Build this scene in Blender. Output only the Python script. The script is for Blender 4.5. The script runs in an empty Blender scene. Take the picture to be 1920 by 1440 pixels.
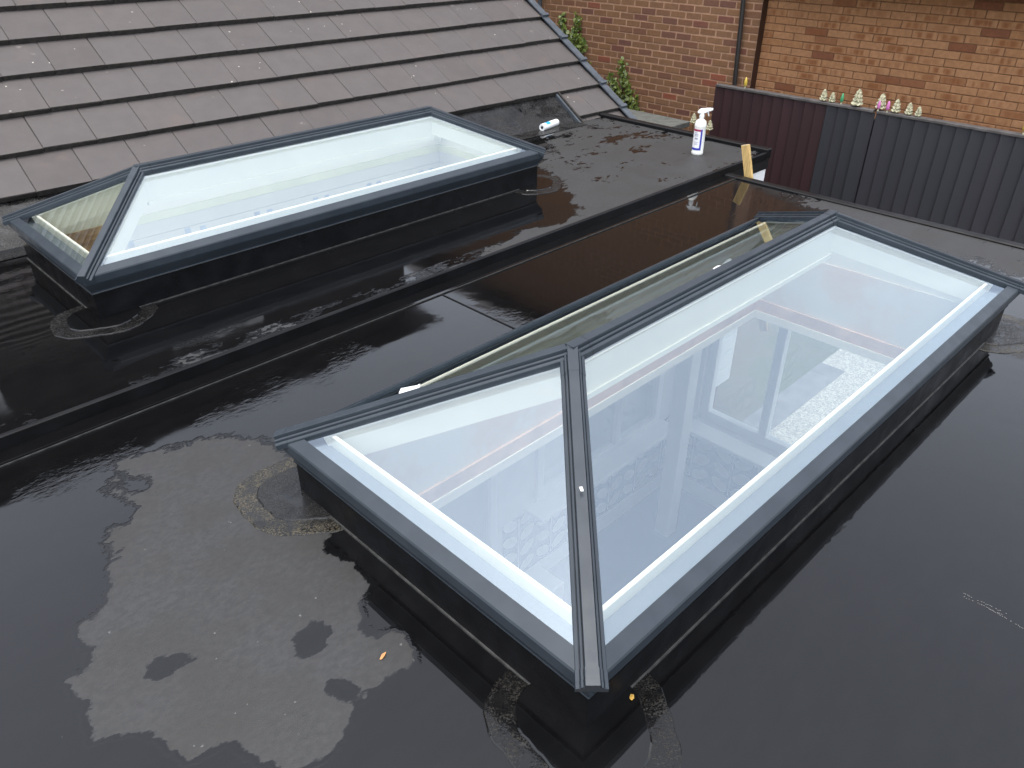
import bpy, bmesh, math, random
import numpy as np
from mathutils import Vector, Matrix

rnd = random.Random(7)
SC = bpy.context.scene
COL = SC.collection
R = math.radians

# ------------------------------------------------------------------ camera
CAM = (0.643, -0.877, 1.575)
ROT = (R(58.305), R(-0.173), R(45.18))
cd = bpy.data.cameras.new('camera')
cd.sensor_width = 36.0
cd.lens = 1462.7 / 1920.0 * 36.0
cd.clip_start = 0.02
cd.clip_end = 600.0
cam = bpy.data.objects.new('camera', cd)
cam.location = CAM
cam.rotation_euler = ROT
COL.objects.link(cam)
SC.camera = cam

# ------------------------------------------------------------------ sky, sun, exposure
SUN_EL, SUN_AZ = R(78), R(170)
w = bpy.data.worlds.new('World')
SC.world = w
w.use_nodes = True
nt = w.node_tree
nt.nodes.clear()
sky = nt.nodes.new('ShaderNodeTexSky')
sky.sky_type = 'NISHITA'
sky.sun_disc = False
sky.sun_elevation = SUN_EL
sky.sun_rotation = SUN_AZ
sky.air_density = 1.0
sky.dust_density = 2.5
sky.ozone_density = 1.0
hsv = nt.nodes.new('ShaderNodeHueSaturation')
hsv.inputs['Saturation'].default_value = 0.36
bg = nt.nodes.new('ShaderNodeBackground')
bg.inputs['Strength'].default_value = 0.15
out = nt.nodes.new('ShaderNodeOutputWorld')
nt.links.new(sky.outputs[0], hsv.inputs['Color'])
nt.links.new(hsv.outputs[0], bg.inputs['Color'])
nt.links.new(bg.outputs[0], out.inputs['Surface'])

sd = bpy.data.lights.new('sun', 'SUN')
sd.energy = 0.5
sd.angle = R(25)
sd.color = (1.0, 0.96, 0.90)
sun = bpy.data.objects.new('sun', sd)
sun.rotation_euler = (R(90) - SUN_EL, 0, R(180) - SUN_AZ)
COL.objects.link(sun)

SC.view_settings.view_transform = 'Standard'
SC.view_settings.look = 'None'
SC.view_settings.gamma = 1.0
SC.view_settings.exposure = 1.72
SC.cycles.max_bounces = 10
SC.cycles.transparent_max_bounces = 24
SC.cycles.sample_clamp_indirect = 6.0

# ------------------------------------------------------------------ pixel helpers (photo pixels -> points on a known surface)
def _rot():
    m = Matrix.Rotation(ROT[2], 3, 'Z') @ Matrix.Rotation(ROT[1], 3, 'Y') @ Matrix.Rotation(ROT[0], 3, 'X')
    return np.array(m)
RM = _rot()
FPX = 1462.7
def ray(x, y):
    return RM @ np.array([(x - 960) / FPX, -(y - 720) / FPX, -1.0])
def onz(x, y, z):
    d = ray(x, y)
    return np.array(CAM) + d * (z - CAM[2]) / d[2]
def ony(x, y, Y):
    d = ray(x, y)
    return np.array(CAM) + d * (Y - CAM[1]) / d[1]

# ------------------------------------------------------------------ material helpers
def newmat(name):
    m = bpy.data.materials.new(name)
    m.use_nodes = True
    t = m.node_tree
    b = t.nodes['Principled BSDF']
    return m, t, b
def N(t, kind, **kw):
    n = t.nodes.new(kind)
    for k, v in kw.items():
        setattr(n, k, v)
    return n
def L(t, a, b):
    t.links.new(a, b)
def coords(t, scale=(1, 1, 1), space='Object'):
    c = N(t, 'ShaderNodeTexCoord')
    mp = N(t, 'ShaderNodeMapping')
    mp.inputs['Scale'].default_value = scale
    L(t, c.outputs[space], mp.inputs['Vector'])
    return mp.outputs[0]
def noise(t, vec, scale, detail=4, rough=0.55):
    n = N(t, 'ShaderNodeTexNoise')
    n.inputs['Scale'].default_value = scale
    n.inputs['Detail'].default_value = detail
    n.inputs['Roughness'].default_value = rough
    if vec is not None:
        L(t, vec, n.inputs['Vector'])
    return n.outputs['Fac']
def math_(t, op, a, b=None, c=None, clamp=False):
    n = N(t, 'ShaderNodeMath', operation=op, use_clamp=clamp)
    for i, v in enumerate((a, b, c)):
        if v is None:
            continue
        if isinstance(v, (int, float)):
            n.inputs[i].default_value = v
        else:
            L(t, v, n.inputs[i])
    return n.outputs[0]
def maprange(t, v, a, b, c=0.0, d=1.0, smooth=True):
    n = N(t, 'ShaderNodeMapRange')
    n.interpolation_type = 'SMOOTHSTEP' if smooth else 'LINEAR'
    L(t, v, n.inputs['Value'])
    n.inputs['From Min'].default_value = a
    n.inputs['From Max'].default_value = b
    n.inputs['To Min'].default_value = c
    n.inputs['To Max'].default_value = d
    return n.outputs['Result']
def mixc(t, fac, a, b, mode='MIX'):
    n = N(t, 'ShaderNodeMix', data_type='RGBA', blend_type=mode)
    if isinstance(fac, (int, float)):
        n.inputs[0].default_value = fac
    else:
        L(t, fac, n.inputs[0])
    for sock, v in ((n.inputs[6], a), (n.inputs[7], b)):
        if isinstance(v, (tuple, list)):
            sock.default_value = (v[0], v[1], v[2], 1)
        else:
            L(t, v, sock)
    return n.outputs[2]
def ramp(t, fac, stops):
    n = N(t, 'ShaderNodeValToRGB')
    el = n.color_ramp.elements
    el[0].position, el[0].color = stops[0][0], (*stops[0][1], 1)
    el[1].position, el[1].color = stops[-1][0], (*stops[-1][1], 1)
    for p, c in stops[1:-1]:
        e = el.new(p)
        e.color = (*c, 1)
    L(t, fac, n.inputs[0])
    return n.outputs[0]
def bump(t, b, h, strength=0.3, dist=0.01):
    n = N(t, 'ShaderNodeBump')
    n.inputs['Strength'].default_value = strength
    n.inputs['Distance'].default_value = dist
    L(t, h, n.inputs['Height'])
    L(t, n.outputs[0], b.inputs['Normal'])
    return n
def rand(t):
    return N(t, 'ShaderNodeObjectInfo').outputs['Random']
def simple(name, col, rough=0.5, var=0.15, scale=20, bmp=0.0, bscale=200, metal=0.0, stretch=(1, 1, 1), spec=0.5, rvar=0.0):
    m, t, b = newmat(name)
    v = coords(t, stretch)
    n = noise(t, v, scale)
    dark = tuple(c * (1 - var) for c in col)
    lite = tuple(min(1, c * (1 + var)) for c in col)
    L(t, mixc(t, maprange(t, n, 0.3, 0.7), dark, lite), b.inputs['Base Color'])
    b.inputs['Roughness'].default_value = rough
    if rvar:
        L(t, maprange(t, noise(t, v, scale * 0.6), 0.3, 0.7, rough - rvar, rough + rvar), b.inputs['Roughness'])
    b.inputs['Metallic'].default_value = metal
    b.inputs['Specular IOR Level'].default_value = spec
    if bmp:
        bump(t, b, noise(t, v, bscale, 3), bmp, 0.004)
    return m

M = {}
# anthracite powder coat
m, t, b = newmat('anthracite_powder_coat')
v = coords(t)
n = noise(t, v, 9, 4)
sp = N(t, 'ShaderNodeTexVoronoi'); sp.inputs['Scale'].default_value = 70; L(t, v, sp.inputs['Vector'])
speck = maprange(t, sp.outputs['Distance'], 0.05, 0.09, 1, 0)
speck = math_(t, 'MULTIPLY', speck, maprange(t, noise(t, v, 6, 2), 0.52, 0.6))
c = mixc(t, maprange(t, n, 0.3, 0.7), (0.022, 0.029, 0.037), (0.029, 0.037, 0.046))
L(t, mixc(t, math_(t, 'MULTIPLY', speck, 0.6), c, (0.02, 0.022, 0.022)), b.inputs['Base Color'])
L(t, maprange(t, noise(t, v, 14, 3), 0.3, 0.7, 0.34, 0.48), b.inputs['Roughness'])
b.inputs['Specular IOR Level'].default_value = 0.4
bump(t, b, noise(t, v, 900, 2), 0.05, 0.001)
M['frame'] = m
M['gap'] = simple('black_gasket', (0.008, 0.009, 0.01), 0.7)
M['rebate'] = simple('shade_grey_rebate', (0.16, 0.185, 0.23), 0.5, 0.05, 6)  # white frame recess, its shade put into the grey-blue colour
M['white_in'] = simple('white_internal_coat', (0.84, 0.82, 0.75), 0.45, 0.03, 4)
# plaster lining with pinkish bare patches
m, t, b = newmat('plastered_lining')
v = coords(t)
n = noise(t, v, 2.2, 4)
c = mixc(t, maprange(t, n, 0.42, 0.62), (0.70, 0.69, 0.66), (0.70, 0.50, 0.42))
L(t, c, b.inputs['Base Color'])
b.inputs['Roughness'].default_value = 0.85
bump(t, b, noise(t, v, 30, 4), 0.2, 0.004)
M['plaster'] = m
M['bare_plaster'] = simple('bare_pink_plaster', (0.62, 0.38, 0.27), 0.85, 0.2, 6, 0.2, 40)
M['pale_board'] = simple('pale_lining_board', (0.58, 0.56, 0.55), 0.7, 0.06, 3)
M['cream_board'] = simple('cream_board', (0.66, 0.66, 0.47), 0.6, 0.06, 5)
# brown timber lining with courses
m, t, b = newmat('brown_lining')
v = coords(t)
br = N(t, 'ShaderNodeTexNoise'); br.inputs['Scale'].default_value = 14
L(t, coords(t, (1, 1, 6)), br.inputs['Vector'])
L(t, mixc(t, maprange(t, br.outputs['Fac'], 0.3, 0.7), (0.26, 0.12, 0.035), (0.46, 0.26, 0.10)), b.inputs['Base Color'])
b.inputs['Roughness'].default_value = 0.8
M['brown'] = m

# glass: clear, slightly green sheet with a reflective solar coating
def glassmat(name, r0, tint, refl, rough=0.0, kf=0.9):
    m = bpy.data.materials.new(name)
    m.use_nodes = True
    t = m.node_tree
    t.nodes.clear()
    o = N(t, 'ShaderNodeOutputMaterial')
    tr = N(t, 'ShaderNodeBsdfTransparent'); tr.inputs[0].default_value = (*tint, 1)
    gl = N(t, 'ShaderNodeBsdfGlossy'); gl.inputs['Color'].default_value = (*refl, 1); gl.inputs['Roughness'].default_value = rough
    fr = N(t, 'ShaderNodeFresnel'); ge = N(t, 'ShaderNodeNewGeometry'); L(t, maprange(t, ge.outputs['Backfacing'], 0, 1, 1.5, 1 / 1.5, False), fr.inputs['IOR'])
    f = math_(t, 'ADD', math_(t, 'MULTIPLY', fr.outputs[0], kf), r0, clamp=True)
    mx = N(t, 'ShaderNodeMixShader')
    L(t, f, mx.inputs[0]); L(t, tr.outputs[0], mx.inputs[1]); L(t, gl.outputs[0], mx.inputs[2])
    L(t, mx.outputs[0], o.inputs['Surface'])
    return m
M['glass'] = glassmat('solar_glass', 0.16, (0.925, 0.94, 0.895), (0.77, 0.875, 1.0), kf=0.75)
M['clear_glass'] = glassmat('window_glass', 0.0, (0.95, 0.97, 0.96), (1, 1, 1))

# rubber roof: wet and dry areas (attributes 'dry' and 'amp' are laid out on the sheet)
def rubber_mat(name, grit=0.0, fixed=None):
    m, t, b = newmat(name)
    v = coords(t)
    vs = coords(t, (1.0, 0.55, 1.0))
    if fixed is None:
        dry = N(t, 'ShaderNodeAttribute', attribute_name='dry').outputs['Fac']
        amp = N(t, 'ShaderNodeAttribute', attribute_name='amp').outputs['Fac']
        n1 = noise(t, vs, 7.0, 7, 0.6)
        n2 = noise(t, vs, 34.0, 4, 0.6)
        e = math_(t, 'ADD', math_(t, 'MULTIPLY', math_(t, 'SUBTRACT', n1, 0.5), 1.6),
                  math_(t, 'MULTIPLY', math_(t, 'SUBTRACT', n2, 0.5), 0.8))
        s = math_(t, 'ADD', dry, math_(t, 'MULTIPLY', e, amp))
        fac = maprange(t, s, -0.004, 0.004)
        edge = maprange(t, math_(t, 'ABSOLUTE', math_(t, 'ADD', s, 0.010)), 0.0, 0.012, 1, 0)
    else:
        fac = math_(t, 'ADD', maprange(t, noise(t, vs, 9, 5), 0.45, 0.5), 0.0)
        fac = math_(t, 'MULTIPLY', fac, fixed)
        edge = None
    big = noise(t, v, 1.3, 4)
    mid = noise(t, coords(t, (1, 0.4, 1)), 16, 6, 0.65)
    fine = noise(t, coords(t, (1, 0.6, 1)), 60, 6, 0.7)
    drycol = mixc(t, maprange(t, fine, 0.3, 0.7), (0.0210, 0.0215, 0.0222), (0.0360, 0.0360, 0.0362))
    drycol = mixc(t, math_(t, 'MULTIPLY', maprange(t, noise(t, v, 4.5, 5, 0.6), 0.4, 0.65), 0.6), drycol, (0.0220, 0.0212, 0.0195))
    drycol = mixc(t, maprange(t, big, 0.35, 0.65), drycol, mixc(t, 0.5, drycol, (0.025, 0.0235, 0.021)))
    # pale dust flecks
    vo = N(t, 'ShaderNodeTexVoronoi'); vo.inputs['Scale'].default_value = 26; L(t, v, vo.inputs['Vector'])
    fl = math_(t, 'MULTIPLY', maprange(t, math_(t, 'ADD', vo.outputs['Distance'], math_(t, 'MULTIPLY', noise(t, coords(t, (1, 0.5, 1)), 150, 3), 0.35)), 0.215, 0.25, 1, 0), maprange(t, noise(t, v, 5, 2), 0.44, 0.58))
    drycol = mixc(t, math_(t, 'MULTIPLY', fl, 0.7), drycol, (0.13, 0.13, 0.125))
    wetcol = mixc(t, maprange(t, mid, 0.35, 0.7), (0.0030, 0.0030, 0.0033), (0.0042, 0.0042, 0.0044))
    col = mixc(t, fac, wetcol, drycol)
    fl2 = math_(t, 'MULTIPLY', maprange(t, vo.outputs['Distance'], 0.015, 0.035, 1, 0), maprange(t, noise(t, v, 3.1, 2), 0.58, 0.66))
    col = mixc(t, math_(t, 'MULTIPLY', fl2, 0.6), col, (0.25, 0.24, 0.22))
    if grit:
        vg = N(t, 'ShaderNodeTexVoronoi'); vg.inputs['Scale'].default_value = 330; L(t, v, vg.inputs['Vector'])
        g = maprange(t, vg.outputs['Color'], 0.35, 0.8)
        gm = math_(t, 'MULTIPLY', g, maprange(t, noise(t, v, 14, 4), 0.32, 0.58))
        col = mixc(t, math_(t, 'MULTIPLY', gm, grit), col, (0.115, 0.098, 0.062))
    L(t, col, b.inputs['Base Color'])
    wr = maprange(t, noise(t, v, 2.2, 4), 0.35, 0.65, 0.02, 0.06)
    rr = math_(t, 'ADD', math_(t, 'MULTIPLY', fac, 0.55), wr)
    if grit:
        rr = math_(t, 'ADD', math_(t, 'MULTIPLY', gm, 0.5), rr, clamp=True)
    L(t, rr, b.inputs['Roughness'])
    b.inputs['IOR'].default_value = 1.46
    # relief: gentle undulation of the sheet, rippled thin water film, grain where dry
    und = noise(t, v, 3.2, 2)
    rip = noise(t, coords(t, (1, 0.45, 1)), 55, 3)
    ripmask = maprange(t, noise(t, v, 2.7, 3), 0.47, 0.62)
    grain = noise(t, v, 420, 2)
    h = math_(t, 'ADD', math_(t, 'MULTIPLY', und, 0.0006), math_(t, 'MULTIPLY', math_(t, 'MULTIPLY', rip, ripmask), 0.00032))
    h = math_(t, 'ADD', h, math_(t, 'MULTIPLY', math_(t, 'MULTIPLY', grain, fac), 0.0005))
    if edge is not None:
        h = math_(t, 'ADD', h, math_(t, 'MULTIPLY', edge, 0.0004))
    if grit:
        h = math_(t, 'ADD', h, math_(t, 'MULTIPLY', gm, 0.0015))
    bump(t, b, h, 1.0, 1.0)
    return m
M['rubber'] = rubber_mat('wet_rubber_membrane')
M['rubber_patch'] = rubber_mat('gritty_rubber_patch', 0.62, 0.4)
M['rubber_patch_faint'] = rubber_mat('slightly_gritty_rubber_patch', 0.10, 0.0)
M['rubber_patch_clean'] = rubber_mat('clean_rubber_patch', 0.05, 0.15)
M['rubber_plain'] = rubber_mat('black_rubber_flashing', 0.0, 0.0)
M['rubber_dry'] = rubber_mat('grey_rubber_flashing', 0.05, 0.3)
M['kerb'] = simple('rubber_kerb', (0.0042, 0.0042, 0.0048), 0.36, 0.4, 12, 0.15, 60, rvar=0.12, spec=0.22)
M['trim'] = simple('black_edge_trim', (0.005, 0.005, 0.0055), 0.42, 0.3, 10, 0.1, 80, rvar=0.1, spec=0.22)
M['scuff'] = simple('chalk_scuff', (0.16, 0.16, 0.155), 0.9, 0.3, 60)
M['seal'] = simple('grey_edge_sealant', (0.030, 0.030, 0.028), 0.5, 0.5, 30)
M['fascia'] = simple('black_fascia', (0.008, 0.008, 0.009), 0.4)
M['upvc'] = simple('white_upvc', (0.78, 0.79, 0.80), 0.35, 0.03, 5)

# concrete roof tile
m, t, b = newmat('concrete_tile')
v = coords(t)
oi = N(t, 'ShaderNodeObjectInfo')
vl = N(t, 'ShaderNodeVectorMath', operation='ADD'); L(t, v, vl.inputs[0]); L(t, oi.outputs['Location'], vl.inputs[1])
vw = vl.outputs[0]
base = ramp(t, oi.outputs['Random'], [(0, (0.060, 0.050, 0.047)), (0.35, (0.070, 0.060, 0.057)), (0.7, (0.066, 0.058, 0.056)), (1, (0.075, 0.062, 0.058))])
n = noise(t, vw, 9, 6, 0.65)
base = mixc(t, maprange(t, n, 0.25, 0.75), mixc(t, 0.35, base, (0.050, 0.043, 0.041)), mixc(t, 0.25, base, (0.088, 0.077, 0.071)))
st = noise(t, vw, 3.5, 5)
base = mixc(t, math_(t, 'MULTIPLY', maprange(t, st, 0.58, 0.72), 0.4), base, (0.095, 0.072, 0.06))
pale = N(t, 'ShaderNodeTexNoise'); pale.inputs['Scale'].default_value = 5; pale.inputs['Detail'].default_value = 8
pale.inputs['Roughness'].default_value = 0.72
L(t, vw, pale.inputs['Vector'])
ps = maprange(t, pale.outputs['Fac'], 0.655, 0.70)
base = mixc(t, math_(t, 'MULTIPLY', ps, 0.45), base, (0.24, 0.22, 0.20))
vo = N(t, 'ShaderNodeTexVoronoi'); vo.inputs['Scale'].default_value = 13; vo.inputs['Randomness'].default_value = 1; L(t, vw, vo.inputs['Vector'])
dr = math_(t, 'MULTIPLY', maprange(t, math_(t, 'ADD', vo.outputs['Distance'], math_(t, 'MULTIPLY', noise(t, vw, 70, 4), 0.30)), 0.20, 0.235, 1, 0), maprange(t, noise(t, vw, 1.6, 2), 0.52, 0.6))
base = mixc(t, dr, base, (0.42, 0.40, 0.34))
L(t, base, b.inputs['Base Color'])
b.inputs['Roughness'].default_value = 0.72
bump(t, b, noise(t, vw, 160, 4), 0.25, 0.003)
M['tile'] = m
M['dark_render'] = simple('dark_render', (0.035, 0.030, 0.027), 0.9, 0.3, 3)
M['tile_edge'] = simple('algae_and_shade_tile_edge', (0.020, 0.017, 0.014), 0.9, 0.5, 30, 0.4, 120)  # dark front faces: algae plus the shade between courses, painted into the colour
M['tile_plain'] = simple('plain_roof_tiling', (0.09, 0.072, 0.066), 0.75, 0.2, 6, 0.3, 40)
M['tile_under'] = simple('roof_underlay', (0.02, 0.018, 0.016), 0.9)
M['verge'] = simple('slate_grey_plastic_verge', (0.055, 0.064, 0.075), 0.5, 0.2, 15)

# bricks
def brick_mat(name, stops, smudge, smudge_amt, seed):
    m, t, b = newmat(name)
    v = coords(t)
    oi = N(t, 'ShaderNodeObjectInfo')
    off = N(t, 'ShaderNodeVectorMath', operation='SCALE'); L(t, oi.outputs['Location'], off.inputs[0]); off.inputs['Scale'].default_value = 3.7
    ad = N(t, 'ShaderNodeVectorMath', operation='ADD'); L(t, v, ad.inputs[0]); L(t, off.outputs[0], ad.inputs[1])
    vw = ad.outputs[0]
    # random per place (Location) so joined and single bricks look alike
    wn = N(t, 'ShaderNodeTexWhiteNoise', noise_dimensions='1D')
    L(t, math_(t, 'ADD', oi.outputs['Random'], seed), wn.inputs['W'])
    col = ramp(t, wn.outputs['Value'], stops)
    n = noise(t, vw, 28, 6, 0.65)
    col = mixc(t, maprange(t, n, 0.3, 0.72), mixc(t, 0.28, col, (0.05, 0.025, 0.012)), col)
    if smudge_amt:
        sp = N(t, 'ShaderNodeSeparateXYZ'); L(t, v, sp.inputs[0])
        dx = math_(t, 'ABSOLUTE', sp.outputs[0])
        dz = math_(t, 'ABSOLUTE', sp.outputs[2])
        cen = math_(t, 'MULTIPLY', maprange(t, dx, 0.055, 0.105, 1, 0), maprange(t, dz, 0.012, 0.036, 1, 0.2))
        band = noise(t, N_sep(t, vw), 16, 2)
        wn2 = N(t, 'ShaderNodeTexWhiteNoise', noise_dimensions='1D'); L(t, math_(t, 'MULTIPLY', oi.outputs['Random'], 91.7), wn2.inputs['W'])
        on = maprange(t, wn2.outputs['Value'], 0.2, 0.8)
        sm = math_(t, 'MULTIPLY', math_(t, 'MULTIPLY', cen, on), maprange(t, band, 0.36, 0.56))
        col = mixc(t, math_(t, 'MULTIPLY', sm, smudge_amt), col, smudge)
    L(t, col, b.inputs['Base Color'])
    b.inputs['Roughness'].default_value = 0.85
    bump(t, b, noise(t, vw, 120, 5), 0.4, 0.004)
    return m
def N_sep(t, v):
    mp = N(t, 'ShaderNodeMapping'); mp.inputs['Scale'].default_value = (1, 1, 0.15)
    L(t, v, mp.inputs['Vector'])
    return mp.outputs[0]
M['brick_orange'] = brick_mat('orange_brick', [(0, (0.42, 0.205, 0.092)), (0.4, (0.45, 0.225, 0.105)), (0.90, (0.40, 0.19, 0.080)), (0.93, (0.26, 0.095, 0.040)), (1, (0.20, 0.07, 0.035))], (0.22, 0.075, 0.022), 0.85, 0.3)
M['brick_brown'] = brick_mat('brown_brick', [(0, (0.185, 0.088, 0.040)), (0.3, (0.215, 0.108, 0.050)), (0.6, (0.20, 0.102, 0.050)), (0.82, (0.175, 0.078, 0.040)), (0.95, (0.135, 0.058, 0.040)), (1, (0.24, 0.07, 0.035))], (0.1, 0.05, 0.02), 0.0, 1.1)
M['mortar_tan'] = simple('tan_mortar', (0.34, 0.20, 0.125), 0.9, 0.15, 30, 0.3, 200)
M['mortar_brown'] = simple('brown_mortar', (0.17, 0.085, 0.04), 0.9, 0.2, 30, 0.3, 200)

# fence boards
def fence_mat(name, a, bcol):
    m, t, b = newmat(name)
    v = coords(t, (1, 1, 0.12))
    oi = N(t, 'ShaderNodeObjectInfo')
    ad = N(t, 'ShaderNodeVectorMath', operation='ADD'); L(t, v, ad.inputs[0]); L(t, oi.outputs['Location'], ad.inputs[1])
    n = noise(t, ad.outputs[0], 5, 5)
    c = mixc(t, maprange(t, n, 0.3, 0.7), a, bcol)
    c = mixc(t, math_(t, 'MULTIPLY', oi.outputs['Random'], 0.55), c, tuple(x * 0.6 for x in a))
    g = noise(t, ad.outputs[0], 90, 3)
    L(t, c, b.inputs['Base Color'])
    b.inputs['Roughness'].default_value = 0.6
    bump(t, b, g, 0.25, 0.003)
    return m
M['fence_maroon'] = fence_mat('maroon_fence_paint', (0.029, 0.008, 0.010), (0.022, 0.007, 0.009))
M['fence_slate'] = fence_mat('slate_fence_paint', (0.019, 0.021, 0.026), (0.023, 0.021, 0.028))
M['fence_cap'] = simple('weathered_fence_cap', (0.075, 0.068, 0.066), 0.7, 0.3, 12, 0.3, 60)
M['concrete'] = simple('concrete', (0.09, 0.093, 0.085), 0.85, 0.2, 14, 0.3, 90)
M['lath'] = simple('yellow_pine', (0.50, 0.34, 0.13), 0.6, 0.25, 9, 0.2, 60, stretch=(8, 8, 0.7))
M['lath_end'] = simple('pine_end_grain', (0.66, 0.52, 0.30), 0.7, 0.1, 30)
M['plastic_white'] = simple('white_plastic', (0.80, 0.81, 0.80), 0.32, 0.02, 8)
M['plastic_bottle'] = simple('ivory_bottle_plastic', (0.76, 0.76, 0.71), 0.35, 0.02, 8)
M['label_white'] = simple('paper_label', (0.78, 0.78, 0.77), 0.45, 0.02, 8)
M['label_blue'] = simple('blue_print', (0.035, 0.045, 0.36), 0.45, 0.05, 8)
M['label_red'] = simple('red_print', (0.32, 0.03, 0.09), 0.45, 0.05, 8)
M['label_grey'] = simple('grey_print', (0.33, 0.33, 0.42), 0.5, 0.3, 300)
M['cyan'] = simple('blue_sticker', (0.02, 0.30, 0.58), 0.4, 0.05, 8)
M['dark_hole'] = simple('dark_hole', (0.02, 0.022, 0.025), 0.7)
M['black_pipe'] = simple('black_pipe', (0.022, 0.019, 0.018), 0.4)
M['ornament'] = simple('frosted_cream_ornament', (0.36, 0.345, 0.23), 0.6, 0.5, 45, 0.3, 120)
M['orn_green'] = simple('green_ornament', (0.06, 0.30, 0.13), 0.4)
M['orn_pink'] = simple('pink_ornament', (0.55, 0.17, 0.42), 0.4)
M['orn_yellow'] = simple('yellow_ornament', (0.55, 0.40, 0.06), 0.4)
M['wire'] = simple('dark_wire', (0.03, 0.035, 0.04), 0.5)
M['soffit'] = simple('brown_soffit', (0.045, 0.020, 0.012), 0.6)
M['paper'] = simple('white_paper_scrap', (0.80, 0.80, 0.80), 0.7, 0.05, 40)
M['leaf_yellow'] = simple('yellow_dead_leaf', (0.50, 0.30, 0.06), 0.6, 0.2, 60)
M['leaf_orange'] = simple('orange_dead_leaf', (0.50, 0.22, 0.08), 0.6, 0.2, 60)
m, t, b = newmat('ivy_leaf')
L(t, ramp(t, noise(t, coords(t), 23, 3), [(0.3, (0.030, 0.055, 0.010)), (0.5, (0.085, 0.12, 0.018)), (0.7, (0.19, 0.22, 0.05))]), b.inputs['Base Color'])
b.inputs['Roughness'].default_value = 0.42
M['ivy'] = m
M['stem'] = simple('ivy_stem', (0.08, 0.05, 0.025), 0.8)
# gravel
m, t, b = newmat('pale_gravel')
v = coords(t)
vo = N(t, 'ShaderNodeTexVoronoi'); vo.inputs['Scale'].default_value = 70; L(t, v, vo.inputs['Vector'])
L(t, mixc(t, maprange(t, vo.outputs['Color'], 0.1, 0.9, smooth=False), (0.30, 0.29, 0.27), (0.66, 0.64, 0.60)), b.inputs['Base Color'])
b.inputs['Roughness'].default_value = 0.9
bump(t, b, math_(t, 'SUBTRACT', 1.0, vo.outputs['Distance']), 0.8, 0.02)
M['gravel'] = m
m, t, b = newmat('garden_ground')
v = coords(t)
L(t, mixc(t, maprange(t, noise(t, v, 0.8, 6), 0.4, 0.6), (0.06, 0.085, 0.03), (0.11, 0.09, 0.055)), b.inputs['Base Color'])
b.inputs['Roughness'].default_value = 0.95
M['ground'] = m
M['paving'] = simple('dark_paving', (0.16, 0.16, 0.17), 0.8, 0.2, 6, 0.2, 80)
M['wall_in'] = simple('white_room_wall', (0.66, 0.67, 0.66), 0.8, 0.05, 4)
M['floor_in'] = simple('grey_blue_floor', (0.07, 0.08, 0.105), 0.5, 0.15, 3)
M['ceiling'] = simple('plasterboard_ceiling', (0.60, 0.50, 0.45), 0.9, 0.1, 2)
M['paper_blue'] = simple('blue_wallpaper', (0.035, 0.06, 0.14), 0.8, 0.06, 5)
M['paper_motif'] = simple('pale_wallpaper_print', (0.72, 0.74, 0.74), 0.8, 0.06, 5)
M['print_blue'] = simple('pale_blue_print', (0.33, 0.38, 0.50), 0.7)
M['ext_brick'] = simple('extension_brickwork', (0.22, 0.11, 0.06), 0.9, 0.3, 14, 0.4, 60)

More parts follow.
